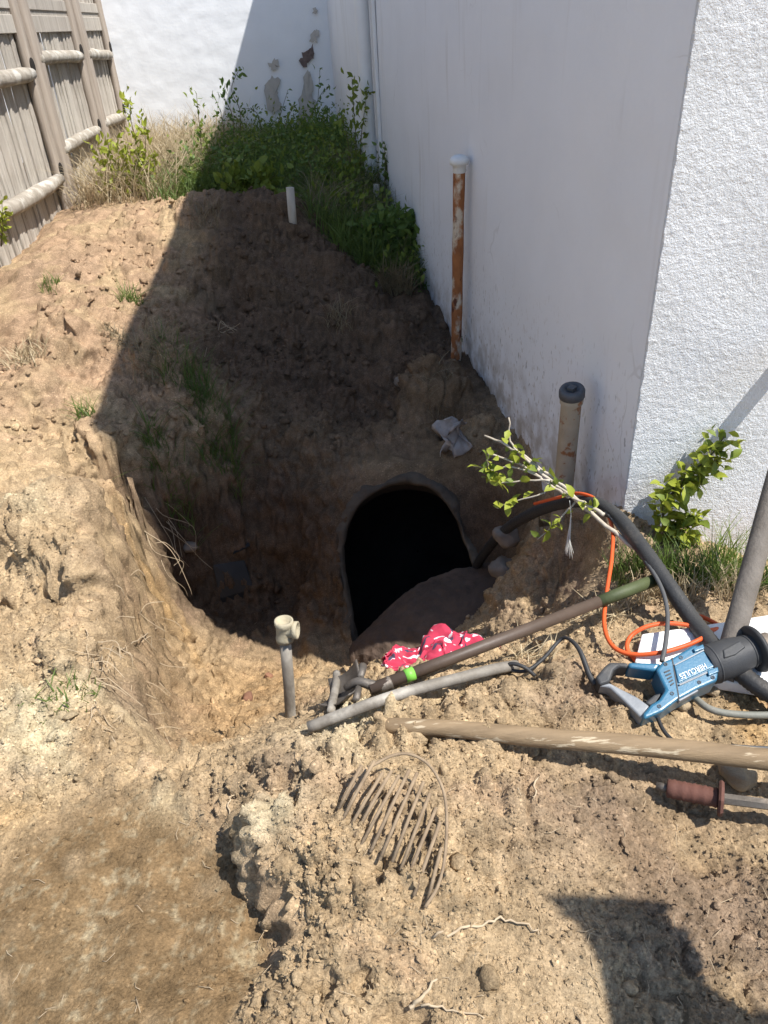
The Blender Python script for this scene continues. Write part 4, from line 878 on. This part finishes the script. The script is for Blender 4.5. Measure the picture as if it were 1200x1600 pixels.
bm = bmesh.new(); f = bm.faces.new([bm.verts.new(p+np.array([0, 0, .05])) for p in cr_]); bm.normal_update()
if f.normal.z < 0: f.normal_flip()
bmesh.ops.inset_region(bm, faces=[f], thickness=.012, depth=0); bmesh.ops.translate(bm, verts=list(f.verts), vec=(0, 0, -.03))
out = [e for e in bm.edges if e.is_boundary]; r = bmesh.ops.extrude_edge_only(bm, edges=out)
for v in r['geom']:
    if isinstance(v, bmesh.types.BMVert): v.co.z -= .08
me = bpy.data.meshes.new('tray'); bm.to_mesh(me); bm.free(); put(bev(link('tray', me, BPL), .004), bx)
o = MB().box(cr_[1]+np.array([-.01, .02, .08]), (.035, .01, .01), (-.006, .02, .004), (.004, 0, .004)).build('lid_shard', BPL, smooth=False); put(o, bx)

ROCK = mat('tan_rock', (.40, .31, .20), .95, (.26, .195, .125), 22, bump=1., bscale=70)
ROCKG = mat('grey_rubble', (.22, .185, .15), .95, (.15, .125, .10), 14, bump=.5, bscale=40)
def rock(px, py, rx, label, m=ROCK, sink=.35, zz=None, flat_=.75):
    g = G(px, py) if zz is None else wz(px, py, zz); v = I3[0].copy(); s = R.uniform(0, 50)
    v *= (1+.3*perlin(I3[0]*1.0, 1.3, s)+.18*perlin(I3[0], 2.7, s)+.08*perlin(I3[0], 6., s))[:, None]; v = np.sign(v)*np.abs(v)**.85
    v *= np.array([rx, rx*R.uniform(.75, 1), rx*flat_]); me = npmesh('stone', v, I3[1]); o = link('stone', me, m); o.location = Vector(g+np.array([0, 0, rx*(flat_-sink)])); o.rotation_euler = (R.uniform(-.4, .4), R.uniform(-.4, .4), R.uniform(0, 6)); tag(o, label, 'stone'); return o
rock(1067, 1104, .017, 'small blocky tan stone just below the saw')
rock(1112, 1080, .019, 'pale tan stone tucked under the saw body')
rock(1150, 1214, .034, 'large ochre stone between the wooden handle and the chisel', sink=.3)
rock(388, 1092, .022, 'dark reddish stone on the sunlit pit floor left of the upright pipe', mat('red_stone', (.20, .10, .06), .9, (.14, .07, .045), 12, bump=.3))
rock(420, 1058, .016, 'small reddish stone above the dark one on the pit floor', mat('red_stone2', (.24, .12, .07), .9, (.16, .08, .05), 12, bump=.3))
rock(790, 845, .05, 'upper grey rubble lump on bank beside the black hose', ROCKG, zz=-.42)
rock(785, 895, .055, 'lower grey rubble lump on bank right of the tank opening', ROCKG, zz=-.55)
rock(590, 1035, .018, 'pale stone at the shadow edge by the tank shoulder')
rock(298, 858, .03, 'pale stone in the shaded left side of the pit', ROCKG)
rock(625, 870-270, .03, 'grey stone on slope above the tank opening', ROCKG)
# ------------------------------------------------------------------ plants
def leafmat(name, c, c2_, tr=.35): return mat(name, c, .55, c2_, 30, trans=tr, coords='Object', spec=.35)
LF = leafmat('bright_leaf', (.36, .38, .05), (.22, .27, .03)); LFD = leafmat('green_leaf', (.13, .20, .045), (.08, .14, .03)); LFY = leafmat('yellow_green_leaf', (.20, .25, .04), (.12, .17, .025))
GRS = leafmat('grass_blade', (.13, .18, .04), (.075, .125, .022), .3); GRD = leafmat('shade_grass_blade', (.13, .18, .045), (.08, .125, .03), .4); DRY = leafmat('dry_grass', (.50, .41, .26), (.36, .28, .17), .25); DRYS = leafmat('dead_grass', (.28, .22, .13), (.18, .14, .085), .2)
BARK = mat('pale_bark', (.46, .41, .33), .85, (.30, .25, .19), 30, bump=.3); STEM = mat('green_brown_stem', (.13, .11, .05), .8, (.09, .07, .04), 20)
def blades(base, h, lean, width, seg=4):
    """base (n,3), h (n,), lean (n,2) horizontal reach of the tip"""
    n = len(base); an = NR.uniform(0, 6.28, n); wv = np.stack([np.cos(an), np.sin(an), 0*an], 1); V = []
    for k in range(seg+1):
        s = k/seg; c = base+np.c_[lean*(s**1.7)[..., None] if hasattr(s, 'shape') else lean*s**1.7, h*(s-.25*s*s*np.clip(np.linalg.norm(lean, axis=1)/np.maximum(h, .01), 0, 1.6))]
        ww_ = width*(1-s**1.5)*.5+.0004; V += [c-wv*ww_[:, None], c+wv*ww_[:, None]]
    V = np.stack(V, 1).reshape(-1, 3); o = (np.arange(n)*(2*seg+2))[:, None]
    q = np.concatenate([o+np.array([[2*k, 2*k+1, 2*k+3, 2*k+2]]) for k in range(seg)])
    return V, q
def leaves(pos, dirs, size, wid=.5):
    """folded diamond leaves along dirs"""
    n = len(pos); dirs = dirs/np.linalg.norm(dirs, axis=1)[:, None]; a = NR.normal(size=(n, 3)); sd = np.cross(dirs, a); sd /= np.linalg.norm(sd, axis=1)[:, None]; nr = np.cross(sd, dirs)
    L = size[:, None]; p0 = pos; p1 = pos+dirs*L*.35+nr*L*.06; p2 = pos+dirs*L*.75+nr*L*.05; p3 = pos+dirs*L-nr*L*.05
    l1 = pos+dirs*L*.4-sd*L*wid*.5+nr*L*.14; l2 = pos+dirs*L*.72-sd*L*wid*.36+nr*L*.1; r1 = pos+dirs*L*.4+sd*L*wid*.5+nr*L*.14; r2 = pos+dirs*L*.72+sd*L*wid*.36+nr*L*.1
    V = np.stack([p0, p1, p2, p3, l1, l2, r1, r2], 1).reshape(-1, 3); o = (np.arange(n)*8)[:, None]
    q = np.concatenate([o+np.array([[1, 2, 5, 4]]), o+np.array([[1, 6, 7, 2]])]); t = np.concatenate([o+np.array([k]) for k in ([0, 1, 4], [2, 3, 5], [0, 6, 1], [2, 7, 3])])
    return V, q, t
def rnd2(n, s): return NR.normal(0, s, (n, 2))
def tuft(px, py, n, h, spread, label, m=GRS, lean=.6, width=.004, group='grass tufts in the dug soil', dirb=(0, 0), pos=None, name='grass_tuft'):
    g = G(px, py) if pos is None else np.asarray(pos, float); b_ = g+np.c_[np.clip(rnd2(n, spread), -1.3*spread, 1.3*spread), np.zeros(n)]; b_[:, 2] = hza(b_[:, 0], b_[:, 1])-.005
    hh = h*NR.uniform(.45, 1.1, n); ln = rnd2(n, lean*.6)*hh[:, None]+np.array(dirb)*hh[:, None]
    V, q = blades(b_, hh, ln, np.full(n, width)*NR.uniform(.6, 1.2, n)); return tag(MB().add(V, q).build(name, m), label, 'grass', group)
# tufts on the banks
for a in [(78, 445, 70, .07, .03, 'sparse olive tuft on the sunlit bank below the fence', GRS, .9), (205, 470, 90, .11, .035, 'sunlit tuft cut by the shadow edge halfway down the bank', GRS, 1.0),
          (180, 525, 120, .06, .03, 'dead root mat on the sunlit bank edge', DRYS, 1.2), (45, 565, 130, .09, .05, 'straw coloured tuft at the left edge of the bank', DRY, 1.1), (135, 650, 45, .10, .025, 'thin green tuft at the tip of the house shadow', GRS, 1.0),
          (290, 590, 170, .17, .06, 'shaded green tuft high on the left pit slope', GRD, .9), (330, 655, 190, .19, .06, 'shaded green tuft in the middle of the left pit slope', GRD, .9), (345, 710, 170, .16, .05, 'lowest shaded tuft hanging over the pit floor', GRD, 1.0),
          (262, 735, 230, .17, .045, 'olive tuft on the cut edge of the left bank', GRS, .9), (110, 1085, 60, .04, .035, 'small olive tuft on the lower left bank', GRS, 1.0), (60, 1100, 30, .03, .03, 'low olive grass beside the lower left bank tuft', GRS, 1.0),
          (240, 560, 120, .15, .06, 'dead grass in shade below the shadow edge', DRYS, 1.2), (320, 345, 90, .12, .06, 'dead grass sprig on the crest of the shaded berm', DRYS, 1.1),
          (530, 500, 80, .10, .05, 'dead roots on the shaded slope below the wall bush', DRYS, 1.1), (690, 610, 80, .10, .05, 'matted roots on the bank by the shaded wall', DRYS, 1.3),
          (955, 960, 130, .055, .03, 'straw mat beside the orange cord', DRY, 1.3), (835, 1030, 70, .06, .035, 'straw scraps at the conduit end', DRY, 1.4)]: tuft(*a[:7], lean=a[7])
# grass at the foot of the sunlit wall
for i, (px, py, n, h, m, lab) in enumerate([(985, 890, 190, .11, GRD, 'dark green grass clump beneath the black hose'), (1050, 900, 240, .12, GRS, 'green grass clump between the hose and the pole'), (1100, 915, 190, .14, GRS, 'tall yellowish grass left of the leaning pole'), (1135, 890, 150, .16, LFY, 'fine tall grass against the sunlit wall'), (1190, 920, 190, .13, GRS, 'grass clump right of the leaning pole'), (1000, 935, 170, .06, DRY, 'dry straw grass below the shovel grip'), (1140, 930, 120, .12, DRY, 'dry stalks round the foot of the leaning pole'), (1060, 930, 160, .08, DRY, 'straw at the back edge of the white board')]):
    tuft(px, py, n, h, .036, lab, m, .55, .0030, 'grass along the sunlit wall')
# leaf objects share one mesh per size
def leafmesh(m, k):
    V, q, t = leaves(np.zeros((1, 3)), np.array([[0, 1., 0]]), np.array([1.]), .55); me = MB().add(V, q, t).mesh('leaf'); me.materials.append(m); return me
LM = [leafmesh(LF, 0), leafmesh(LFY, 1)]
def addleaf(par, p, d, s, mi=0):
    o = bpy.data.objects.new('leaf', LM[mi]); COL.objects.link(o); o.location = Vector(p); o.rotation_euler = (Vector(d).to_track_quat('Y', 'Z').to_matrix() @ Matrix.Rotation(R.uniform(-1, 1), 3, 'Y')).to_euler(); o.scale = (s, s, s); put(o, par); return o
def rv(s=1.): return np.array([R.gauss(0, s), R.gauss(0, s), R.gauss(0, s)])
# cut branch tied with string
br = thing('cut_branch', 'cut leafy branch sticking out over the pit by the wall corner', 'branch', wy(1005, 872, 1.52))
stems = [([(1010, 872, 1.50), (960, 832, 1.60), (900, 782, 1.70), (850, 742, 1.78), (800, 700, 1.86), (757, 680, 1.92)], .0065), ([(925, 802, 1.66), (880, 760, 1.74), (830, 720, 1.82), (800, 695, 1.86), (795, 652, 1.88)], .005),
         ([(890, 778, 1.71), (850, 750, 1.76), (810, 725, 1.82), (765, 712, 1.86), (764, 738, 1.85), (768, 755, 1.84)], .004), ([(860, 752, 1.75), (820, 750, 1.78), (780, 755, 1.8), (765, 752, 1.81)], .003), ([(845, 745, 1.77), (800, 728, 1.82), (770, 735, 1.84), (742, 728, 1.86)], .003),
         ([(900, 785, 1.70), (870, 815, 1.70), (838, 844, 1.70)], .003), ([(850, 770, 1.75), (800, 785, 1.78), (775, 795, 1.8)], .0025), ([(945, 805, 1.62), (920, 790, 1.66), (880, 770, 1.72)], .006)]
tips = []
for st, r0 in stems:
    p = spline([wy(*q) for q in st], 5); rad = np.linspace(r0, r0*.45, len(p)); p += NR.normal(0, .0015, p.shape); put(MB().tube(p, rad, 7).build('twig', BARK), br); tips.append(p)
for k, p in enumerate(tips):
    nl = [16, 10, 20, 14, 10, 12, 9, 8][k]
    for i in range(nl):
        q = p[int(len(p)*(.35+.6*R.random()))-1]; dd = rv(.6)+np.array([-.3, -.3, .25]); addleaf(br, q, dd, R.uniform(.026, .048), R.random() < .3)
STRG = mat('frayed_white_string', (.60, .58, .53), .9)
mb = MB()
for i in range(9):
    e = np.array([R.gauss(0, .006), R.gauss(0, .006), 0]); pp = spline([wy(890, 782, 1.695), wy(892, 805, 1.69), wy(889, 840, 1.69)+e*.4, wy(886+R.gauss(0, 3), 868+R.gauss(0, 5), 1.69)+e*1.6], 5); mb.tube(pp, .0011, 5)
tag(mb.build('string', STRG), 'frayed white string hanging from the cut branch', 'string')
# climbing shrub against the sunlit wall
def wo(px, py, o): p = C[:2]+FOUT2*o; return vplane(px, py, p, FR2)
shb = thing('wall_shrub', 'bright yellow green leafy shoots climbing the sunlit wall', 'shrub', G(1045, 880))
for st in [[(1050, 885, .12), (1040, 840, .10), (1036, 800, .09), (1045, 770, .07), (1080, 738, .06), (1110, 712, .06), (1132, 682, .05)], [(1060, 880, .14), (1062, 850, .13), (1070, 820, .12), (1085, 805, .11)], [(1045, 880, .12), (1052, 850, .12), (1050, 815, .11)], [(1040, 780, .08), (1062, 762, .07), (1085, 748, .06), (1128, 712, .06)]]:
    p = spline([wo(*q) for q in st], 6); put(MB().tube(p, np.linspace(.004, .002, len(p)), 6).build('stem', STEM), shb)
    for i in range(len(p)):
        if i < 6: continue
        for _ in range(5): addleaf(shb, p[i]+rv(.016), rv(.6)+np.r_[FOUT*.5, .4], R.uniform(.028, .05), R.random() < .25)
for i in range(60): addleaf(shb, wo(R.uniform(1038, 1092), R.uniform(812, 868), R.uniform(.07, .16)), rv(.6)+np.r_[FOUT*.5, .4], R.uniform(.03, .055), R.random() < .35)
iv = thing('ivy_sprig', 'dark green ivy sprig at the foot of the tall rusty pipe', 'ivy', G(722, 538)); LM.append(leafmesh(LFD, 2))
for i in range(9): addleaf(iv, wy(R.uniform(715, 742), R.uniform(518, 536), 3.62), rv(.5)+np.array([0, -.6, .2]), R.uniform(.04, .065), 2)
put(MB().tube([G(718, 540), wy(728, 528, 3.64), wy(742, 522, 3.62)], .003, 5).build('stem', STEM), iv)

# the weeds behind the berm: one mass, with the plants that stand out built singly
def zone(n, x0, x1, y0, y1, f):
    x = NR.uniform(x0, x1, n); y = NR.uniform(y0, y1, n); wl_ = C[0]+(y-C[1])*D[0]/D[1]-.03; ok = (x < wl_) & (x > fx(y)+.12) & f(x, y); x, y = x[ok], y[ok]; return np.c_[x, y, hza(x, y)-.01]
def mass(name, label, base, h0, h1, m, lean, width, cat='grass'):
    hh = NR.uniform(h0, h1, len(base)); V, q = blades(base, hh, rnd2(len(base), lean)*hh[:, None], np.full(len(base), width)*NR.uniform(.5, 1.2, len(base)), 3); o = kind(MB().add(V, q).build(name, m), 'stuff'); o['label'] = label; o['category'] = cat; return o
edge = lambda x, y: y > 5.15+.55*np.clip(-.55-x, -.3, .8)*-1+.15*np.sin(x*9)
shadx = lambda y: -1.22-.02*(y-5)
mass('weed_grass', 'shaded green grass filling the back of the passage', zone(7500, -1.5, .5, 5.1, 8.3, lambda x, y: (x > -1.35) & (y > 5.35+.25*np.sin(x*5))), .08, .24, GRD, .5, .009)
mass('tall_grass', 'taller mixed green grass in the back of the passage', zone(5200, -1.6, .4, 5.3, 8.3, lambda x, y: (x > -1.5) & (y > 5.5)), .12, .30, GRS, .55, .007)
mass('dry_grass', 'sunlit tangled straw grass beside the fence', zone(6500, -2.3, -1.1, 5.3, 8.2, lambda x, y: (x < -1.22+.15*np.sin(y*4)) & (y > 5.55)), .15, .48, DRY, .75, .006)
mass('dead_grass', 'dead shaded grass by the stake and wall bush', zone(4200, -.5, .35, 4.4, 6.6, lambda x, y: (y > 5.2-.9*(x+.5)) & (x > -.35)), .1, .3, DRYS, .8, .007)
def leafmass(name, label, cpts, n, rad, size, m, cat='weeds', updir=.5):
    c = np.array(cpts)[NR.randint(0, len(cpts), n)]; p = c+NR.normal(0, 1, (n, 3))*rad; p[:, 2] = np.maximum(p[:, 2], hza(p[:, 0], p[:, 1])+.01); d_ = NR.normal(0, .6, (n, 3))+np.array([0, -.2, updir])
    V, q, t = leaves(p, d_, size*NR.uniform(.5, 1.2, n), .5); o = kind(MB().add(V, q, t).build(name, m), 'stuff'); o['label'] = label; o['category'] = cat; return o
low = [np.array([x, y, hz(x, y)+.10]) for x, y in [(R.uniform(-1.25, .1), R.uniform(5.6, 8.1)) for _ in range(70)] if x < C[0]+(y-C[1])*D[0]/D[1]-.08]
leafmass('ground_weeds', 'broad leaved dark weeds under the back wall', low, 5200, (.13, .13, .09), .045, LFD)
leafmass('ground_weeds', 'lighter broad leaved weeds among the shaded grass', low[:45], 3600, (.14, .14, .11), .04, LFY)
def plant(name, label, foot, stalks, leafm, lsize, per, spread=.02, wid=.45, cat='weed', group=None, r0=.004):
    t = thing(name, label, cat, foot, group); mbs = MB(); P_, D_ = [], []
    for st in stalks:
        p = spline(st, 6); mbs.tube(p, np.linspace(r0, r0*.4, len(p)), 6)
        for i in range(2, len(p)):
            for _ in range(per): P_.append(p[i]+rv(spread)); D_.append(rv(.6)+(p[i]-p[i-1])/np.linalg.norm(p[i]-p[i-1])*.5)
    put(mbs.build('stem', STEM), t); V, q, tt_ = leaves(np.array(P_), np.array(D_), lsize*NR.uniform(.6, 1.2, len(P_)), wid); put(MB().add(V, q, tt_).build('foliage', leafm), t); return t
def st(Y, *pts): return [wy(a, b, Y) for a, b in pts]
plant('leafy_shrub', 'bright green leafy shrub at foot of the fence', G(195, 318), [st(5.75, (185+dx, 322), (183+dx*1.3, 270), (180+dx*1.9, 215+abs(dx))) for dx in (-14, -6, 2, 10, 20, 30)]+[st(5.85, (215, 320), (218, 250), (205, 190), (203, 152)), st(5.8, (230, 318), (228, 250), (226, 190))], LF, .06, 4, .03, cat='shrub')
plant('roadside_weed', 'bright sprig at the extreme left edge by the lowest rail', G(3, 385), [st(4.3, (2, 385), (4, 350), (3, 318)), st(4.3, (-6, 385), (-2, 350), (8, 330))], LF, .045, 3, .015)
plant('tall_weed', 'tall dark weed standing at the shadow line on the back wall', G(365, 250), [st(6.6, (362, 260), (365, 190), (350, 150), (352, 130)), st(6.6, (370, 260), (376, 180), (362, 140), (375, 105)), st(6.6, (352, 260), (348, 190), (335, 150))], LFD, .05, 2, .02, cat='weed', group='tall weeds at the back')
plant('tall_weed', 'slim sunlit weed with yellow tip left of the shadow line', G(312, 260), [st(6.4, (318, 280), (314, 220), (309, 170), (307, 145)), st(6.4, (325, 280), (320, 230), (312, 195))], LFY, .05, 2, .02, group='tall weeds at the back')
plant('tall_weed', 'thin dark creeper in front of the flaked wall patches', G(497, 240), [st(7.8, (492, 240), (495, 180), (498, 140), (500, 108)), st(7.8, (486, 240), (480, 200), (500, 150), (515, 135)), st(7.8, (500, 240), (505, 200), (520, 190))], LFD, .055, 1, .03, group='tall weeds at the back')
plant('tall_weed', 'upright leafy weed just left of the white downpipe', G(560, 290), [st(5.85, (556, 300), (556, 220), (552, 160), (550, 122)), st(5.85, (562, 300), (564, 220), (570, 170), (574, 135)), st(5.85, (550, 300), (545, 230), (535, 180))], LFY, .055, 3, .02, group='tall weeds at the back')
plant('tall_weed', 'leafy weed squeezed between the downpipe and the shaded wall', G(603, 290), [st(5.6, (604, 300), (602, 260), (600, 225)), st(5.6, (610, 310), (606, 280), (604, 250))], LFD, .05, 3, .018, group='tall weeds at the back')
plant('arching_weed', 'bare arching stalks in front of the left flaked patch', G(440, 240), [st(7.2, (420, 240), (435, 190), (450, 140)), st(7.2, (410, 240), (405, 185), (390, 170), (375, 175)), st(7.2, (430, 240), (450, 185), (462, 160))], LFD, .04, 1, .01, group='tall weeds at the back')
plant('low_weed', 'low yellow green weed on top of the shaded berm', G(395, 298), [st(5.35, (390+dx, 305), (385+dx*1.5, 285), (385+dx*2.2, 274)) for dx in (-12, -4, 4, 12, 20)], LFY, .07, 4, .04, wid=.6)
plant('low_weed', 'low yellow leafed sprig beside the pale peeling stake', G(435, 318), [st(5.1, (435+dx, 325), (436+dx*1.5, 312), (438+dx*2, 305)) for dx in (-6, 0, 6)], LFY, .06, 3, .03, wid=.6)
wb = [st(4.75, (620+dx, 420), (617+dx*1.4, 375), (615+dx*1.9, 335+abs(dx)*.6)) for dx in (-26, -18, -10, -4, 2, 8, 13, 16)]
plant('wall_bush', 'bushy green weed against the foot of the shaded wall', G(612, 430), wb, LFD, .075, 5, .04, wid=.5, cat='bush')
tuft(598, 425, 330, .22, .09, 'long shaded grass below the wall bush', GRD, .8, .007, 'grass under the wall bush'); tuft(620, 450, 300, .2, .06, 'dead hanging grass below the wall bush', DRYS, .7, .006, 'grass under the wall bush', dirb=(0, -.5))
tuft(560, 400, 300, .22, .1, 'green grass left of the wall bush', GRS, .7, .007, 'grass under the wall bush'); tuft(520, 360, 260, .22, .1, 'green grass right of the pale stake', GRD, .7, .007, 'grass under the wall bush')

spill = [np.array([x, y, hz(x, y)+.06]) for x, y in [(C[0]+(y-C[1])*D[0]/D[1]-R.uniform(.05, .5)*min(1, (y-4.2)), y) for y in np.linspace(4.5, 6.2, 60)]]
leafmass('wall_foot_weeds', 'loose green weeds spilling down along the foot of the shaded wall', spill, 2600, (.08, .1, .07), .045, LFY)
mass('wall_foot_grass', 'thin grass spilling down along the shaded wall', np.array([p-np.array([0, 0, .07])+np.r_[rnd2(1, .07)[0], 0] for p in spill for _ in range(45)]), .1, .28, GRS, .7, .006)
# roots and straw in the soil
ROOT = mat('pale_root', (.46, .36, .24), .9, (.33, .25, .16), 30)
def root(mb, pts, r, up=.006):
    p = spline([G(*q, up) for q in pts], 5); p += NR.normal(0, .002, p.shape); mb.tube(p, np.linspace(r, r*.5, len(p)), 5)
for pts, r, lab in [([(675, 1466), (720, 1455), (762, 1443), (790, 1438), (830, 1452), (845, 1459)], .0024, 'long pale root lying on the foreground spoil'), ([(660, 1575), (700, 1580), (758, 1592)], .002, 'pale root near the bottom edge of the spoil'), ([(838, 1215), (836, 1240), (832, 1255)], .002, 'short upright pale root on the spoil below the wooden handle'), ([(360, 1285), (358, 1258), (366, 1235)], .0022, 'thin root at the left foot of the spoil heap'), ([(185, 1022), (215, 1003), (240, 988), (252, 980)], .003, 'pale broken root sticking from the left bank'), ([(135, 985), (138, 1000), (139, 1028)], .0018, 'short root stub on the left bank'), ([(205, 1065), (240, 1110), (268, 1165)], .002, 'thin root trailing down the left bank into the pit'), ([(640, 1580), (665, 1555), (682, 1530)], .0035, 'brown twig at the bottom edge of the spoil')]:
    mb = MB(); root(mb, pts, r); tag(mb.build('root', ROOT), lab, 'root', 'loose roots in the soil')
mb = MB()
for i in range(11):
    a0 = (R.uniform(235, 262), R.uniform(770, 860)); p0 = Gs(a0[0]-12, a0[1]); e = p0+np.array([R.uniform(.05, .22), R.uniform(-.12, .03), R.uniform(-.3, -.1)]); p = spline([p0, p0*.6+e*.4+rv(.025)+np.array([.02, -.02, .02]), p0*.25+e*.75+rv(.025), e], 5); mb.tube(p, np.linspace(.0016, .0007, len(p)), 5)
for i in range(7):
    p0 = Gs(R.uniform(325, 365), R.uniform(510, 560)); e = p0+np.array([R.uniform(-.05, .15), R.uniform(-.1, 0), R.uniform(0, .14)]); p = spline([p0, p0*.5+e*.5+rv(.03), e], 5); mb.tube(p, np.linspace(.003, .0012, len(p)), 5)
for i in range(70):
    a0 = (R.uniform(140, 250), R.uniform(890, 1160)); p0 = G(*a0, .002); e = p0+np.array([R.gauss(.02, .04), R.gauss(-.02, .03), R.gauss(-.03, .03)]); e[2] = max(e[2], hz(e[0], e[1])+.004); p = spline([p0, (p0+e)/2+rv(.012)+np.array([0, 0, .012]), e], 4); mb.tube(p, .0011, 4)
for i in range(260):
    a0 = (R.uniform(330 if i % 3 else 0, 1200), R.uniform(960, 1600)) if i > 90 else (R.uniform(760, 1020), R.uniform(1010, 1120)); p0 = G(*a0, .003); an = R.uniform(0, 6.28); l = R.uniform(.01, .035); e = p0+np.array([math.cos(an)*l, math.sin(an)*l, 0]); e[2] = hz(e[0], e[1])+R.uniform(.002, .012); m0 = (p0+e)/2+rv(.004); mb.tube([p0, m0, e], .0005, 4)
rt_ = kind(mb.build('fine_roots', ROOT), 'stuff'); rt_['label'] = 'fine straw and root fibres in the dug soil'; rt_['category'] = 'roots'
# ------------------------------------------------------------------ an unseen bystander, added beyond the right edge to cast the shadow on the soil
def skin(name, verts, edges, root, sub=2):
    me = bpy.data.meshes.new(name); verts = [lean(v) for v in verts]; me.from_pydata([v[:3] for v in verts], edges, []); o = bpy.data.objects.new(name, me); COL.objects.link(o)
    o.modifiers.new('s', 'SKIN'); o.modifiers.new('u', 'SUBSURF').levels = sub
    for i, v in enumerate(verts): me.skin_vertices[0].data[i].radius = (v[3], v[4] if len(v) > 4 else v[3]); me.skin_vertices[0].data[i].use_root = (i == root)
    bpy.context.view_layer.update(); m2 = bpy.data.meshes.new_from_object(o.evaluated_get(bpy.context.evaluated_depsgraph_get())); bpy.data.objects.remove(o)
    for p in m2.polygons: p.use_smooth = True
    return m2
SKINM = mat('skin', (.45, .27, .19), .6, (.42, .25, .17), 8); SHIRT = mat('navy_shirt', (.03, .045, .09), .9, (.025, .04, .08), 10, bump=.2); JEAN = mat('work_trousers', (.10, .09, .075), .9, (.08, .07, .06), 14, bump=.2); HAIR = mat('dark_hair', (.03, .02, .015), .8); BOOT = mat('brown_boot', (.09, .055, .03), .7)
LEAN = math.radians(24)
def lean(v):                                   # bends the figure forward from the hips to shape its cast shadow
    x, y, z = v[:3]
    if z > .95 or (abs(x) > .15 and z > .7): y, z = y*math.cos(LEAN)+(z-.95)*math.sin(LEAN), .95+(z-.95)*math.cos(LEAN)-y*math.sin(LEAN)
    return (x, y, z)+tuple(v[3:])
hs = wz(1012, 1485, .03); hd_ = lean((0, .03, 1.64)); kk_ = (hd_[2]-.03)/math.tan(EL)
f_ = np.array([hs[0]+.922*kk_, hs[1]-.387*kk_-hd_[1]])
pz = hz(*f_); person = thing('person', 'unseen person in dark work clothes, added right of the frame to cast a shadow', 'person', (f_[0], f_[1], pz))
# local frame: y forward (towards the pit), x to the person's right
body = [(0, 0, .98, .11, .09), (0, .01, 1.15, .10, .08), (0, .015, 1.32, .115, .085), (0, 0, 1.45, .07, .06), (0, .01, 1.53, .048, .05), (0, .03, 1.60, .066, .078), (0, .03, 1.68, .07, .085)]
be = [(i, i+1) for i in range(6)]
for s in (-1, 1):
    k = len(body); body += [(s*.17, 0, 1.42, .05), (s*.235, .02, 1.14, .038), (s*.23, .14, .93, .028), (s*.225, .175, .87, .030, .018)]; be += [(3, k), (k, k+1), (k+1, k+2), (k+2, k+3)]
    for j, (dx, l) in enumerate([(-.026, .060), (-.009, .068), (.009, .064), (.025, .05)]):
        q = len(body); body += [(s*(.225+dx), .20, .84, .0095), (s*(.222+dx), .208, .84-l*.6, .0085), (s*(.218+dx), .195, .84-l, .0075)]; be += [(k+3, q), (q, q+1), (q+1, q+2)]
    q = len(body); body += [(s*.19, .195, .87, .0105), (s*.175, .215, .835, .0085)]; be += [(k+2, q), (q, q+1)]
    k = len(body); body += [(s*.095, 0, .90, .088), (s*.10, .02, .50, .056), (s*.105, 0, .10, .040), (s*.115, .10, .045, .04, .03)]; be += [(0, k), (k, k+1), (k+1, k+2), (k+2, k+3)]
def pl(o): o.location = (f_[0], f_[1], pz); o.rotation_euler = (0, 0, 0.0); o.parent = person; o.matrix_parent_inverse = Matrix.Translation(-person.location); return o
pbody = pl(link('body', skin('body', body, be, 0), SKINM))
def ps(o): o.parent = pbody; o.matrix_parent_inverse = Matrix.Identity(4); return o
sh_ = [(0, 0, 1.0, .125, .10), (0, .01, 1.15, .118, .092), (0, .015, 1.32, .13, .098), (0, 0, 1.45, .075, .066)]; se = [(0, 1), (1, 2), (2, 3)]
for s in (-1, 1): k = len(sh_); sh_ += [(s*.18, 0, 1.42, .066), (s*.232, .018, 1.18, .056)]; se += [(3, k), (k, k+1)]
pl(link('shirt', skin('shirt', sh_, se, 0), SHIRT))
tr_ = [(0, 0, .99, .12, .10)]; te = []
for s in (-1, 1): k = len(tr_); tr_ += [(s*.095, 0, .88, .098), (s*.10, .02, .50, .074), (s*.105, 0, .10, .062)]; te += [(0, k), (k, k+1), (k+1, k+2)]
pl(link('trousers', skin('trousers', tr_, te, 0), JEAN))
for s in (-1, 1): pl(link('boot', skin('boot', [(s*.105, -.03, .05, .045), (s*.11, .05, .045, .048, .04), (s*.12, .15, .035, .042, .03), (s*.105, -.01, .13, .05)], [(0, 1), (1, 2), (0, 3)], 0), BOOT))
hd = [(0, .0, 1.62, .078, .07), (0, -.01, 1.69, .08, .085), (0, .03, 1.715, .072, .08)]; pl(link('hair', skin('hair', hd, [(0, 1), (1, 2)], 1), HAIR))
nose = MB().lathe(lean((0, .105, 1.60)), (0, 1, -.7), [(.014, 0), (.012, .012), (.0005, .024)], 10).build('nose', SKINM); ps(nose)
for s in (-1, 1):
    ps(MB().lathe(lean((s*.03, .098, 1.635)), (0, 1, -.45), [(.013, 0), (.010, .008), (.0005, .011)], 12).build('eye', mat('eye', (.6, .6, .58), .3))); ps(MB().lathe(lean((s*.072, .025, 1.62)), (s, 0, 0), [(.028, 0), (.026, .012), (.0005, .014)], 10).build('ear', SKINM))
ps(MB().box(lean((0, .107, 1.565)), (.022, 0, 0), (0, .006, 0), (0, 0, .004)).build('mouth', mat('lips', (.35, .15, .12), .5)))
